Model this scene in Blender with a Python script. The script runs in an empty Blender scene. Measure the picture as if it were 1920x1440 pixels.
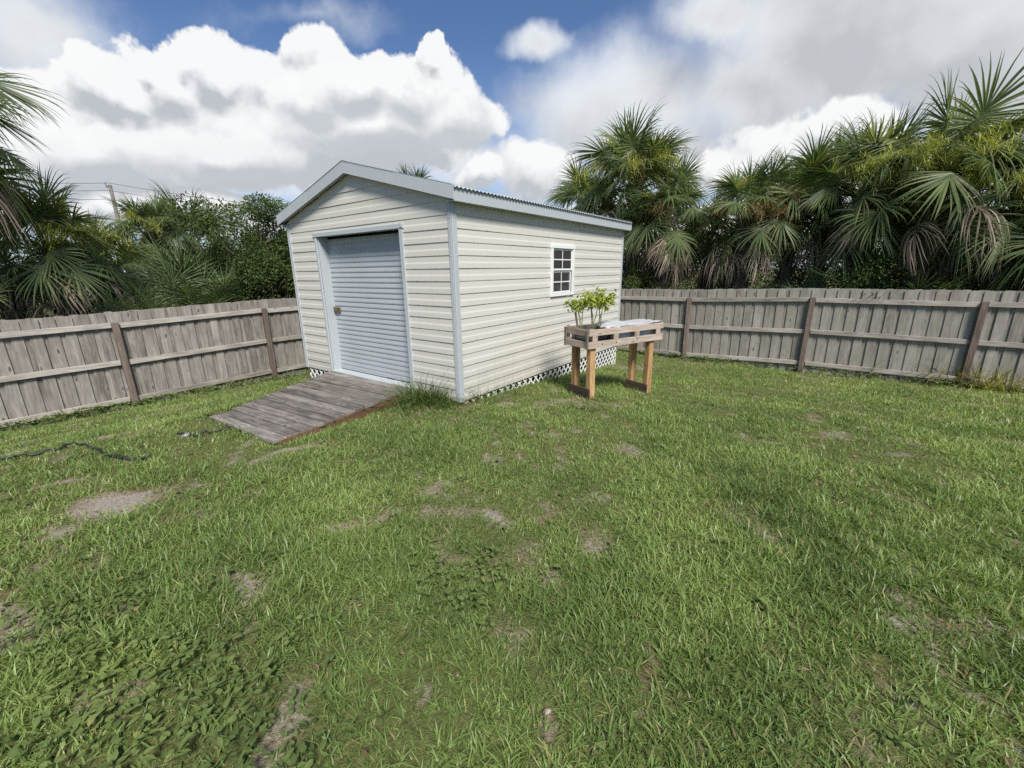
import bpy, math, random
import numpy as np
from mathutils import Matrix, Vector, Euler
PI = math.pi
R = math.radians
rnd = random.Random(11)
nr = np.random.default_rng(5)
scn = bpy.context.scene
COL = scn.collection
V3 = lambda *a: np.array(a, float)
nrm = lambda v: np.asarray(v, float) / (np.linalg.norm(v) + 1e-12)

# ------------------------------------------------------------------ camera model (solved from the photograph)
FPX, PITCH, ROLL, EYE = 787.29, .264796, -.013768, 1.6268
O = V3(0, 0, EYE)
def ray(px, py):
    a, b = (px - 960) / FPX, (py - 720) / FPX
    c, s = math.cos(-ROLL), math.sin(-ROLL)
    a, b = c * a - s * b, s * a + c * b
    c, s = math.cos(PITCH), math.sin(PITCH)
    return V3(a, c - s * b, -s - c * b)

# ------------------------------------------------------------------ the lot: shed frame, fence lines, ground height
C0 = V3(-.6581, 5.1265)                       # shed corner nearest the camera
YAW = .641362
FU = V3(-math.cos(YAW), math.sin(YAW))        # along the front wall, to the left
SV = V3(math.sin(YAW), math.cos(YAW))         # along the side wall, away
W, L = 3.74, 4.97
S = lambda s, v: C0 + FU * s + SV * v
U = 1.96
PR = V3(2.225, 5.30) * U; DR = nrm(V3(.789, -.614)); NR = V3(-DR[1], DR[0])
PL = V3(-3.569, 3.80) * U; DL = nrm(V3(.801, .962)); NL = V3(DL[1], -DL[0])
BAY = 2.45
def g(x, y):
    x = np.asarray(x, float); y = np.asarray(y, float)
    dr = -((x - PR[0]) * NR[0] + (y - PR[1]) * NR[1])
    dl = (x - PL[0]) * NL[0] + (y - PL[1]) * NL[1]
    ar = .6 - np.clip((dl - 9.2) * .025, 0, .25)
    def hinge(d, A, rad):
        t = 1 - d / rad
        t = np.log1p(np.exp(np.clip(t * 14, -40, 40))) / 14
        return A * np.minimum(t, 1.08)
    a, b = hinge(dr, ar, 7.2), hinge(dl, .73, 4.35)
    return -(a ** 3 + b ** 3 + 1e-9) ** (1 / 3)
def onground(px, py, dz=0.):
    r = ray(px, py); t = .4
    while t < 60:
        P = O + t * r
        if P[2] < g(P[0], P[1]) + dz: break
        t += .004
    return P
def beyond(px, py, off, side):
    """the point on the ray of a sight line that stands off metres behind a fence"""
    p0, n = (PR, NR) if side == 'R' else (PL, -NL)
    r = ray(px, py)
    t = ((p0 + n * off) @ n) / (r[:2] @ n)
    return O + t * r
def atdist(px, py, d):
    r = ray(px, py)
    return O + r * d / np.linalg.norm(r[:2])

# ------------------------------------------------------------------ noise on arrays
_tab = np.random.default_rng(3).random((256, 256))
def vnoise(x, y):
    xi, yi = np.floor(x).astype(int), np.floor(y).astype(int)
    fx, fy = x - xi, y - yi
    fx, fy = fx * fx * (3 - 2 * fx), fy * fy * (3 - 2 * fy)
    T = lambda i, j: _tab[i & 255, j & 255]
    return (T(xi, yi) * (1 - fx) + T(xi + 1, yi) * fx) * (1 - fy) + (T(xi, yi + 1) * (1 - fx) + T(xi + 1, yi + 1) * fx) * fy
def fbm(x, y, o=4):
    x = np.asarray(x, float); y = np.asarray(y, float)
    s = 0; a = .5
    for k in range(o):
        s = s + a * vnoise(x * 2 ** k + 17.3 * k, y * 2 ** k + 9.1 * k); a /= 2
    return s / (1 - .5 ** o)

# ------------------------------------------------------------------ objects
def tag(o, label=None, cat=None, group=None, kind=None):
    if label: o['label'] = label
    if cat: o['category'] = cat
    if group: o['group'] = group
    if kind: o['kind'] = kind
    return o
def empty(name, loc=(0, 0, 0), rz=0, **k):
    o = bpy.data.objects.new(name, None); COL.objects.link(o)
    o.location = loc; o.rotation_euler = (0, 0, rz); o.empty_display_size = .2
    return tag(o, **k)
def link(name, me, mat=None, parent=None, **k):
    o = bpy.data.objects.new(name, me); COL.objects.link(o)
    if mat is not None and not me.materials: me.materials.append(mat)
    if parent: o.parent = parent
    return tag(o, **k)
def mesh_np(name, V, F, rn=None, bc=None, smooth=False):
    """V (n,3); F list of (m,k) face arrays"""
    me = bpy.data.meshes.new(name)
    F = [np.asarray(f, np.int32) for f in F if len(f)]
    me.vertices.add(len(V)); me.vertices.foreach_set('co', np.asarray(V, np.float32).ravel())
    nl = sum(f.size for f in F); npoly = sum(len(f) for f in F)
    me.loops.add(nl); me.loops.foreach_set('vertex_index', np.concatenate([f.ravel() for f in F]))
    me.polygons.add(npoly)
    tot = np.concatenate([np.full(len(f), f.shape[1], np.int32) for f in F])
    me.polygons.foreach_set('loop_start', np.concatenate([[0], np.cumsum(tot)[:-1]]).astype(np.int32))
    me.polygons.foreach_set('use_smooth', np.full(npoly, smooth, bool))
    me.update(calc_edges=True)
    if rn is not None:
        a = me.attributes.new('rnd', 'FLOAT', 'POINT'); a.data.foreach_set('value', np.asarray(rn, np.float32))
    if bc is not None:
        a = me.attributes.new('bc', 'FLOAT_VECTOR', 'POINT'); a.data.foreach_set('vector', np.asarray(bc, np.float32).ravel())
    return me
class MB:
    def __init__(s): s.v, s.f, s.r, s.b = [], [], [], []
    def add(s, vs, fs, rn=None, bc=None):
        k = len(s.v); rn = rnd.random() if rn is None else rn
        s.v += [tuple(map(float, p)) for p in vs]; s.f += [tuple(i + k for i in f) for f in fs]
        s.r += [rn] * len(vs)
        off = (rnd.uniform(0, 40), rnd.uniform(0, 40), rnd.uniform(0, 40))
        bc = bc if bc is not None else vs
        s.b += [(float(p[0]) + off[0], float(p[1]) + off[1], float(p[2]) + off[2]) for p in bc]
    def box(s, c, X, Y, Z, size, ch=.003, rn=None):
        """chamfered box; X is the grain axis"""
        hx, hy, hz = [d / 2 for d in size]; ch = min(ch, hx * .6, hy * .6, hz * .6)
        vs, bc, idx = [], [], {}
        for sx in (-1, 1):
            for sy in (-1, 1):
                for sz in (-1, 1):
                    for ax in range(3):
                        q = [sx * (hx - (ch if ax != 0 else 0)), sy * (hy - (ch if ax != 1 else 0)), sz * (hz - (ch if ax != 2 else 0))]
                        idx[(sx, sy, sz, ax)] = len(vs)
                        vs.append(np.asarray(c) + np.asarray(X) * q[0] + np.asarray(Y) * q[1] + np.asarray(Z) * q[2]); bc.append(q)
        fs = []
        for ax in range(3):
            o1, o2 = [(1, 2), (2, 0), (0, 1)][ax]
            for sg in (-1, 1):
                quad = []
                for a, b in ((-1, -1), (1, -1), (1, 1), (-1, 1)):
                    k = [0, 0, 0]; k[ax] = sg; k[o1] = a; k[o2] = b
                    quad.append(idx[(*k, ax)])
                fs.append(quad if sg > 0 else quad[::-1])
        for ax in range(3):                      # edges along axis ax
            o1, o2 = [(1, 2), (2, 0), (0, 1)][ax]
            for a in (-1, 1):
                for b in (-1, 1):
                    k0 = [0, 0, 0]; k0[ax] = -1; k0[o1] = a; k0[o2] = b
                    k1 = list(k0); k1[ax] = 1
                    q = [idx[(*k0, o1)], idx[(*k1, o1)], idx[(*k1, o2)], idx[(*k0, o2)]]
                    fs.append(q if a * b < 0 else q[::-1])
        for k in [(a, b, c_) for a in (-1, 1) for b in (-1, 1) for c_ in (-1, 1)]:
            t = [idx[(*k, 0)], idx[(*k, 1)], idx[(*k, 2)]]
            fs.append(t if k[0] * k[1] * k[2] > 0 else t[::-1])
        s.add(vs, fs, rn, bc)
    def abox(s, x0, x1, y0, y1, z0, z1, grain='x', ch=.003, rn=None):
        c = ((x0 + x1) / 2, (y0 + y1) / 2, (z0 + z1) / 2); d = (x1 - x0, y1 - y0, z1 - z0)
        e = np.eye(3)
        o = {'x': (0, 1, 2), 'y': (1, 2, 0), 'z': (2, 0, 1)}[grain]
        s.box(c, e[o[0]], e[o[1]], e[o[2]], (d[o[0]], d[o[1]], d[o[2]]), ch, rn)
    def bar(s, a, b, w, t, up=(0, 0, 1), ch=.003, rn=None):
        """a board from a to b, w across, t thick along 'up'"""
        a, b = np.asarray(a, float), np.asarray(b, float)
        X = nrm(b - a); Y = nrm(np.cross(up, X)); Z = np.cross(X, Y)
        s.box((a + b) / 2, X, Y, Z, (np.linalg.norm(b - a), w, t), ch, rn)
    def tube(s, pts, rad, n=8, rn=None):
        pts = [np.asarray(p, float) for p in pts]
        rad = [rad] * len(pts) if np.isscalar(rad) else rad
        vs, fs, bc = [], [], []; ref = V3(.3, .2, 1); l = 0
        for i, p in enumerate(pts):
            d = nrm(pts[min(i + 1, len(pts) - 1)] - pts[max(i - 1, 0)])
            a = np.cross(d, ref); a = nrm(a) if np.linalg.norm(a) > 1e-3 else nrm(np.cross(d, V3(1, 0, 0)))
            b = np.cross(d, a)
            if i: l += np.linalg.norm(p - pts[i - 1])
            for k in range(n):
                t = 2 * PI * k / n
                vs.append(p + (a * math.cos(t) + b * math.sin(t)) * rad[i]); bc.append((l, math.cos(t) * rad[i], math.sin(t) * rad[i]))
        for i in range(len(pts) - 1):
            for k in range(n):
                k2 = (k + 1) % n
                fs.append((i * n + k, i * n + k2, (i + 1) * n + k2, (i + 1) * n + k))
        fs.append(tuple(range(n))[::-1]); fs.append(tuple((len(pts) - 1) * n + k for k in range(n)))
        s.add(vs, fs, rn, bc)
    def build(s, name, mat=None, parent=None, smooth=False, **k):
        q = [f for f in s.f if len(f) == 4]; t = [f for f in s.f if len(f) == 3]
        F = [np.array(q, np.int32).reshape(-1, 4), np.array(t, np.int32).reshape(-1, 3)]
        byn = {}
        for f in s.f:
            if len(f) > 4: byn.setdefault(len(f), []).append(f)
        F += [np.array(v, np.int32) for v in byn.values()]
        me = mesh_np(name, np.array(s.v), F, s.r, np.array(s.b), smooth)
        return link(name, me, mat, parent, **k)

# ------------------------------------------------------------------ node helpers
class NT:
    def __init__(s, tree): s.t = tree; s.L = tree.links
    def n(s, typ, ins=None, **props):
        nd = s.t.nodes.new(typ)
        for k, v in props.items(): setattr(nd, k, v)
        for k, v in (ins or {}).items(): s.set(nd.inputs[k], v)
        return nd
    def set(s, sock, v):
        if isinstance(v, bpy.types.Node): v = v.outputs[0]
        if isinstance(v, bpy.types.NodeSocket): s.L.new(v, sock)
        else:
            if hasattr(sock.default_value, '__len__') and not hasattr(v, '__len__'): v = [v] * len(sock.default_value)
            if sock.type == 'RGBA' and len(v) == 3: v = (*v, 1)
            sock.default_value = v
    def m(s, op, a, b=0., c=0., clamp=False):
        return s.n('ShaderNodeMath', {0: a, 1: b, 2: c}, operation=op, use_clamp=clamp).outputs[0]
    def vm(s, op, a, b=(0, 0, 0)):
        return s.n('ShaderNodeVectorMath', {0: a, 1: b}, operation=op).outputs[0]
    def noise(s, vec, scale, detail=3, rough=.55, dist=0., **p):
        return s.n('ShaderNodeTexNoise', {'Vector': vec, 'Scale': scale, 'Detail': detail, 'Roughness': rough, 'Distortion': dist}, **p)
    def mix(s, f, a, b, blend='MIX'):
        nd = s.n('ShaderNodeMix', data_type='RGBA', blend_type=blend)
        s.set(nd.inputs[0], f); s.set(nd.inputs[6], a); s.set(nd.inputs[7], b)
        return nd.outputs[2]
    def ramp(s, f, stops, interp='LINEAR'):
        nd = s.n('ShaderNodeValToRGB', {0: f}); cr = nd.color_ramp; cr.interpolation = interp
        while len(cr.elements) < len(stops): cr.elements.new(.5)
        for e, (p, c) in zip(cr.elements, stops):
            e.position = p; e.color = (*c, 1) if hasattr(c, '__len__') else (c, c, c, 1)
        return nd.outputs[0]
    def rng(s, f, a, b, c=0., d=1., interp='LINEAR'):
        return s.n('ShaderNodeMapRange', {0: f, 1: a, 2: b, 3: c, 4: d}, clamp=True, interpolation_type=interp).outputs[0]
    def attr(s, name): return s.n('ShaderNodeAttribute', attribute_name=name)
    def scale(s, vec, sc): return s.n('ShaderNodeMapping', {'Vector': vec, 'Scale': sc}).outputs[0]
    def bump(s, h, strength=.3, dist=.01):
        return s.n('ShaderNodeBump', {'Height': h, 'Strength': strength, 'Distance': dist}).outputs[0]
def material(name):
    m = bpy.data.materials.new(name); m.use_nodes = True
    nt = NT(m.node_tree); b = m.node_tree.nodes['Principled BSDF']
    return m, nt, b
def wood(name, stops, streak=26, knot=(.05, .035, .025), knots=1., green=None, rough=.85, bumpd=.003, sheen=.35):
    m, nt, b = material(name)
    bc = nt.attr('bc').outputs['Vector']; rn = nt.attr('rnd').outputs['Fac']
    warp = nt.vm('ADD', nt.scale(bc, (1.6, streak, streak)), nt.vm('MULTIPLY', nt.noise(bc, 2.2, 2).outputs['Color'], (0, 2.4, 2.4)))
    fine = nt.noise(nt.scale(bc, (5, 190, 190)), 1, 4, .6).outputs[0]
    gr = nt.noise(warp, 1, 5, .62).outputs[0]
    blot = nt.noise(bc, 3.2, 4, .6).outputs[0]
    f = nt.m('ADD', nt.m('MULTIPLY', gr, .72), nt.m('MULTIPLY', fine, .34))
    f = nt.m('ADD', f, nt.m('MULTIPLY', blot, .34)); f = nt.m('ADD', f, nt.m('MULTIPLY', nt.m('SUBTRACT', rn, .5), .2))
    f = nt.rng(f, .44, .98)
    c = nt.ramp(f, stops)
    vo = nt.n('ShaderNodeTexVoronoi', {'Vector': nt.scale(bc, (2.6, 7.5, 7.5)), 'Scale': 1., 'Randomness': 1.})
    ring = nt.m('ADD', vo.outputs['Distance'], nt.m('MULTIPLY', nt.noise(bc, 40, 2).outputs[0], .05))
    kn = nt.m('MULTIPLY', nt.rng(ring, .10, .18, 1, 0), .8 * knots)
    halo = nt.m('MULTIPLY', nt.rng(ring, .15, .36, 1, 0), .35 * knots)
    lightc = stops[-1][1]
    c = nt.mix(halo, c, lightc); c = nt.mix(kn, c, knot)
    if green is not None:
        gm = nt.m('MULTIPLY', nt.rng(nt.noise(bc, 1.7, 3).outputs[0], .42, .7), .55)
        c = nt.mix(gm, c, green)
    nt.set(b.inputs['Base Color'], c); b.inputs['Roughness'].default_value = rough
    b.inputs['Specular IOR Level'].default_value = .25
    h = nt.m('ADD', nt.m('MULTIPLY', gr, .7), nt.m('MULTIPLY', fine, .5))
    nt.set(b.inputs['Normal'], nt.bump(h, .55, bumpd))
    return m
def painted(name, col, dirt=(.25, .23, .19), rough=.45, metal=0., dirtamt=.4, streaks=True, bump=.0006, sc=1., splash=0.):
    m, nt, b = material(name)
    oc = nt.n('ShaderNodeTexCoord').outputs['Object']
    n1 = nt.noise(oc, 1.6 * sc, 6, .65).outputs[0]
    n2 = nt.noise(nt.scale(oc, (14, 14, 1.1)), 1, 4, .6).outputs[0]
    n3 = nt.noise(oc, 90, 3, .7).outputs[0]
    f = nt.m('MULTIPLY', nt.rng(n1, .45, .8), .55)
    if streaks: f = nt.m('ADD', f, nt.m('MULTIPLY', nt.rng(n2, .5, .85), .6))
    f = nt.m('ADD', f, nt.m('MULTIPLY', nt.rng(n3, .58, .8), .2))
    rn = nt.attr('rnd').outputs['Fac']
    f = nt.m('MULTIPLY', f, dirtamt, clamp=True)
    if splash:                                   # mud thrown up by rain along the foot of the wall
        oz = nt.n('ShaderNodeSeparateXYZ', {0: oc}).outputs['Z']
        lim = nt.m('ADD', nt.m('MULTIPLY', n1, .55), nt.m('MULTIPLY', n2, .35))
        f = nt.m('ADD', f, nt.m('MULTIPLY', nt.rng(nt.m('SUBTRACT', lim, oz), .0, .45), splash), clamp=True)
        f = nt.m('ADD', f, nt.m('MULTIPLY', nt.rng(nt.noise(oc, 3.1, 5, .7).outputs[0], .60, .74), .22), clamp=True)
    c = nt.mix(f, col, dirt)
    c = nt.mix(nt.m('MULTIPLY', rn, .12), c, tuple(x * .7 for x in col))
    nt.set(b.inputs['Base Color'], c)
    nt.set(b.inputs['Roughness'], nt.rng(n1, .3, .75, rough - .08, rough + .2))
    b.inputs['Metallic'].default_value = metal
    nt.set(b.inputs['Normal'], nt.bump(nt.m('ADD', n1, nt.m('MULTIPLY', n3, .3)), .4, bump * 8))
    return m
def leafmat(name, stops, trans=.35, rough=.42, tcol=1.3, spec=.4, objrand=.35, dry=None, bumpy=0.):
    """thin leaves: reflect and let light through; colour varies from leaf to leaf"""
    m, nt, b = material(name)
    rn = nt.attr('rnd').outputs['Fac']
    orr = nt.n('ShaderNodeObjectInfo').outputs['Random']
    geo = nt.n('ShaderNodeNewGeometry')
    n1 = nt.noise(geo.outputs['Position'], 1.3, 3).outputs[0]
    f = nt.m('ADD', nt.m('MULTIPLY', rn, .55), nt.m('MULTIPLY', nt.m('SUBTRACT', orr, .3), objrand))
    f = nt.m('ADD', f, nt.m('MULTIPLY', nt.m('SUBTRACT', n1, .45), .9), clamp=True)
    c = nt.ramp(f, stops)
    if dry is not None:
        c = nt.mix(nt.m('MULTIPLY', nt.rng(rn, dry[0], 1.), dry[2] if len(dry) > 2 else .9), c, dry[1])
    nt.set(b.inputs['Base Color'], c); b.inputs['Roughness'].default_value = rough
    b.inputs['Specular IOR Level'].default_value = spec
    tr = nt.n('ShaderNodeBsdfTranslucent')
    nt.set(tr.inputs[0], nt.mix(1., c, (tcol * 1.05, tcol, tcol * .45), 'MULTIPLY'))
    mx = nt.n('ShaderNodeMixShader', {0: trans}); nt.L.new(b.outputs[0], mx.inputs[1]); nt.L.new(tr.outputs[0], mx.inputs[2])
    nt.L.new(mx.outputs[0], m.node_tree.nodes['Material Output'].inputs[0])
    return m
def plain(name, col, rough=.5, metal=0., var=.25, sc=20):
    m, nt, b = material(name)
    n1 = nt.noise(nt.n('ShaderNodeTexCoord').outputs['Object'], sc, 4, .6).outputs[0]
    nt.set(b.inputs['Base Color'], nt.mix(nt.rng(n1, .3, .7), tuple(x * (1 - var) for x in col), tuple(min(1, x * (1 + var)) for x in col)))
    b.inputs['Roughness'].default_value = rough; b.inputs['Metallic'].default_value = metal
    return m

M = {}
M['picket'] = wood('weathered_picket', [(0, (.12, .11, .095)), (.35, (.205, .19, .168)), (.65, (.27, .253, .228)), (1, (.37, .35, .315))], green=(.225, .23, .175))
M['picket_brown'] = wood('weathered_picket_brown', [(0, (.09, .08, .069)), (.35, (.175, .159, .141)), (.65, (.245, .226, .204)), (1, (.36, .335, .305))])
M['rail'] = wood('weathered_rail', [(0, (.11, .098, .086)), (.4, (.25, .225, .20)), (.7, (.36, .33, .295)), (1, (.50, .46, .42))], knots=.6)
M['post'] = wood('weathered_post', [(0, (.05, .038, .032)), (.4, (.115, .087, .072)), (.7, (.18, .144, .124)), (1, (.29, .25, .222))], knots=.5, streak=34)
M['deck'] = wood('weathered_deck', [(0, (.034, .030, .027)), (.35, (.108, .095, .086)), (.65, (.185, .168, .154)), (1, (.34, .315, .29))], streak=32, bumpd=.005)
M['stringer'] = wood('ramp_stringer', [(0, (.05, .028, .017)), (.5, (.135, .078, .045)), (1, (.24, .15, .09))], knots=.5)
M['leg'] = wood('treated_leg', [(0, (.10, .058, .027)), (.35, (.275, .165, .075)), (.65, (.41, .26, .125)), (1, (.54, .385, .215))], knots=.4)
M['pallet'] = wood('pallet_board', [(0, (.14, .105, .082)), (.4, (.29, .23, .187)), (.7, (.38, .315, .265)), (1, (.50, .43, .375))], knots=.6)
M['dark_wood'] = wood('damp_board', [(0, (.02, .015, .012)), (.5, (.055, .04, .03)), (1, (.11, .085, .065))], knots=.3)
M['utility'] = wood('utility_wood', [(0, (.05, .045, .04)), (.5, (.12, .11, .10)), (1, (.22, .20, .18))], knots=.3)
M['siding'] = painted('cream_siding', (.515, .503, .458), dirt=(.33, .31, .265), rough=.5, dirtamt=.20, splash=.4)
M['trim'] = painted('pale_metal_trim', (.38, .41, .435), dirt=(.33, .34, .33), rough=.4, dirtamt=.35)
M['door'] = painted('roll_door_steel', (.33, .365, .395), dirt=(.30, .32, .34), rough=.36, dirtamt=.5, splash=.5)
M['roof'] = painted('galvanised_roof', (.46, .48, .50), dirt=(.16, .14, .12), rough=.45, metal=.35, dirtamt=.6)
M['white'] = painted('white_vinyl', (.66, .67, .665), dirt=(.42, .42, .36), rough=.45, dirtamt=.35)
M['brass'] = plain('aged_brass', (.20, .155, .085), .45, .7)
M['black'] = plain('black_rubber', (.018, .018, .02), .55)
M['steel'] = plain('dull_steel', (.30, .30, .31), .5, .6)
M['dark'] = plain('dark_interior', (.10, .075, .055), .9)
M['bag_dark'] = plain('black_plastic_bag', (.03, .036, .034), .32, 0, .6, 30)
M['bag_grey'] = plain('silver_plastic_bag', (.42, .44, .47), .34, 0, .3, 30)
M['sheeting'] = plain('white_plastic_sheet', (.37, .38, .40), .4, 0, .22, 14)
M['stone'] = plain('pale_stone', (.25, .225, .19), .9, 0, .3, 60)
M['stem'] = plain('green_stem', (.16, .17, .07), .6)
M['bark'] = wood('bark', [(0, (.03, .025, .02)), (.5, (.10, .085, .07)), (1, (.20, .175, .15))], knots=.2)
M['palm_trunk'] = wood('palm_trunk_bark', [(0, (.035, .028, .022)), (.5, (.12, .10, .082)), (1, (.24, .205, .17))], knots=0)
M['frond'] = leafmat('palm_frond', [(0, (.055, .082, .036)), (.35, (.120, .168, .070)), (.7, (.195, .24, .105)), (1, (.30, .315, .145))], trans=.48, rough=.45, spec=.4, dry=(.93, (.27, .215, .10), .7))
M['frond_blue'] = leafmat('palmetto_frond', [(0, (.055, .085, .038)), (.4, (.12, .168, .072)), (1, (.22, .26, .125))], trans=.25, rough=.38, spec=.55)
M['dead_frond'] = leafmat('dead_palm_frond', [(0, (.13, .10, .075)), (.5, (.32, .262, .205)), (1, (.52, .45, .375))], trans=.18, rough=.8, spec=.15, tcol=1.)
M['bloom'] = leafmat('palm_bloom', [(0, (.19, .22, .05)), (.5, (.31, .34, .085)), (1, (.43, .44, .15))], trans=.3, rough=.7, spec=.1)
M['bloom_brown'] = leafmat('palm_seed_stalk', [(0, (.16, .105, .05)), (.5, (.28, .195, .10)), (1, (.40, .30, .17))], trans=.2, rough=.8, spec=.1)
M['shrub'] = leafmat('shrub_leaf', [(0, (.042, .064, .022)), (.4, (.105, .146, .044)), (.75, (.17, .22, .066)), (1, (.26, .29, .10))], trans=.35, spec=.2, rough=.55)
M['shrub_bright'] = leafmat('bright_shrub_leaf', [(0, (.045, .072, .02)), (.5, (.11, .165, .045)), (1, (.22, .27, .085))], trans=.35)
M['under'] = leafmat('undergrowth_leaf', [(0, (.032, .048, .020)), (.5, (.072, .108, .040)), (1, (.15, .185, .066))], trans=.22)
M['pepper'] = leafmat('pepper_leaf', [(0, (.17, .23, .03)), (.5, (.33, .39, .06)), (1, (.50, .53, .12))], trans=.45, tcol=1.25, rough=.4)
M['weed'] = leafmat('weed_leaf', [(0, (.07, .105, .035)), (.5, (.14, .19, .06)), (1, (.25, .29, .10))], trans=.35, rough=.65, spec=.12, dry=(.9, (.30, .24, .09), .7))
M['grass'] = leafmat('grass_blade', [(0, (.09, .142, .042)), (.3, (.178, .26, .076)), (.6, (.288, .372, .122)), (1, (.42, .465, .205))], trans=.42, rough=.4, spec=.35, objrand=0., dry=(.90, (.30, .225, .12), .85))
M['tuft'] = leafmat('tall_grass', [(0, (.05, .085, .024)), (.5, (.13, .185, .05)), (1, (.26, .29, .09))], trans=.35, rough=.42, objrand=.2)
M['tuft_yellow'] = leafmat('yellowed_grass', [(0, (.14, .15, .04)), (.5, (.29, .28, .085)), (1, (.44, .41, .16))], trans=.35, rough=.5, objrand=.2)

# ------------------------------------------------------------------ the ground
PATCH = [(225, 950, .42, .30, 1.2), (60, 925, .4, .12, .7), (640, 985, .26, .13, .9), (700, 965, .25, .10, .7), (1110, 935, .22, .10, .6), (925, 962, .16, .14, .7),
         (860, 905, .2, .12, .5), (1125, 1015, .24, .16, .7), (480, 1085, .13, .17, .9), (15, 1150, .16, .2, 1.), (60, 1170, .2, .16, .8), (245, 1130, .14, .07, .6), (420, 1165, .09, .10, .6),
         (715, 1335, .07, .05, 1.), (670, 1330, .05, .03, .6), (1010, 1335, .10, .06, .7), (1725, 1190, .14, .07, .8), (1800, 1255, .14, .06, .9),
         (1465, 1000, .2, .10, .8), (1900, 1165, .25, .12, .7), (1720, 1150, .2, .08, .6), (220, 815, .5, .2, .7), (455, 747, .45, .10, .9), (560, 845, .28, .12, .9), (300, 990, .3, .12, .4),
         (1185, 690, .7, .5, .55), (985, 705, .5, .2, .5), (905, 790, .5, .3, .3), (1660, 925, .2, .08, .7), (1590, 905, .2, .1, .4), (830, 1045, .18, .12, .6), (800, 1030, .12, .08, .5),
         (1220, 1290, .06, .06, .8), (1215, 1240, .05, .05, .8), (990, 1210, .08, .06, .5), (1600, 1330, .12, .06, .5), (1330, 985, .12, .1, .5), (1520, 910, .25, .08, .3)]
PG = [(onground(px, py), rx, ry, a) for px, py, rx, ry, a in PATCH]
def bare(x, y):
    x = np.asarray(x, float); y = np.asarray(y, float)
    wx = x + (fbm(x * 3.1, y * 3.1, 3) - .5) * .5; wy = y + (fbm(x * 3.1 + 50, y * 3.1, 3) - .5) * .5
    b = np.zeros_like(x)
    for P, rx, ry, a in PG:
        dd = nrm(P[:2]); ex = V3(dd[1], -dd[0])
        ax = (wx - P[0]) * ex[0] + (wy - P[1]) * ex[1]; ay = (wx - P[0]) * dd[0] + (wy - P[1]) * dd[1]
        q = np.sqrt((ax / (rx * .95)) ** 2 + (ay / (ry * .95)) ** 2)
        b = np.maximum(b, .86 * a * np.clip(1.3 - q, 0, 1) * (.55 + .9 * fbm(x * 7, y * 7, 3)))
    n = fbm(x * 1.9 + 7, y * 1.9 + 3, 4)
    b = np.maximum(b, np.clip((n - .66) * 4, 0, .5))
    b = np.maximum(b, np.clip((fbm(x * 4.6 + 21, y * 4.6 + 5, 3) - .612) * 3.6, 0, .5))
    return np.clip(b, 0, 1)
def axis(lo, hi, step, far):
    a = list(np.arange(lo, hi + 1e-6, step)); s = step; x = hi
    while x < far: s *= 1.22; x += s; a.append(x)
    s = step; x = lo; pre = []
    while x > -far: s *= 1.22; x -= s; pre.append(x)
    return np.array(pre[::-1] + a)
gx, gy = axis(-10.5, 12.5, .06, 400), axis(-.6, 13.5, .06, 400)
XX, YY = np.meshgrid(gx, gy)
def hollow(x, y, z):
    """the ground scraped away under the ramp"""
    dx, dy = x - C0[0], y - C0[1]; s_ = dx * FU[0] + dy * FU[1]; v_ = -(dx * SV[0] + dy * SV[1])
    t_ = np.clip(v_ / 2.04, 0, 1); lo_, hi_ = .885 - .385 * t_, 3.0 - .57 * t_; q_ = np.clip((s_ - lo_) / (hi_ - lo_), 0, 1)
    pz = (.05 * (1 - q_) + .02 * q_) * (1 - t_) + (.045 * (1 - q_) - .125 * q_) * t_
    m_ = (v_ > -.3) & (v_ < 2.06) & (s_ > lo_ - .26 * (1 - t_) - .04) & (s_ < hi_ + .05)
    return np.where(m_, np.minimum(z, pz - .045 - .12 * (1 - t_)), z)
flat = np.exp(-(np.maximum(np.hypot(XX, YY - 5) - 14, 0) / 12) ** 2)
ZZ = np.maximum(g(XX, YY), -.78) * flat + (1 - flat) * -.7
ZZ = hollow(XX, YY, ZZ + (fbm(XX * 1.3, YY * 1.3, 3) - .5) * .05 + (fbm(XX * 9, YY * 9, 3) - .5) * .022)
BB = bare(XX, YY) * (np.hypot(XX, YY) < 16)
nx, ny = len(gx), len(gy)
ii = np.arange(nx * ny).reshape(ny, nx)
F = np.stack([ii[:-1, :-1], ii[:-1, 1:], ii[1:, 1:], ii[1:, :-1]], -1).reshape(-1, 4)
me = mesh_np('ground', np.stack([XX, YY, ZZ], -1).reshape(-1, 3), [F], BB.ravel(), smooth=True)
m, nt, b = material('soil_and_thatch')
pos = nt.n('ShaderNodeNewGeometry').outputs['Position']; br = nt.attr('rnd').outputs['Fac']
n1 = nt.noise(pos, 2.3, 5, .65).outputs[0]; n2 = nt.noise(pos, 38, 5, .7).outputs[0]; n3 = nt.noise(pos, 170, 3, .7).outputs[0]
thatch = nt.ramp(nt.m('ADD', nt.m('MULTIPLY', n2, .7), nt.m('MULTIPLY', n3, .35)), [(.3, (.036, .044, .015)), (.5, (.095, .108, .038)), (.68, (.165, .165, .068)), (.85, (.27, .23, .12))])
soil = nt.ramp(nt.m('ADD', nt.m('MULTIPLY', n2, .6), nt.m('MULTIPLY', n3, .45)), [(.3, (.13, .105, .08)), (.5, (.27, .235, .195)), (.68, (.42, .385, .33)), (.85, (.56, .525, .465))])
reddish = nt.mix(nt.rng(n1, .4, .65), soil, (.17, .105, .062))
sand = nt.mix(nt.rng(br, .5, .95), reddish, soil)
bm = nt.rng(nt.m('ADD', br, nt.m('MULTIPLY', nt.m('SUBTRACT', n2, .5), .7)), .22, .62)
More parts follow.
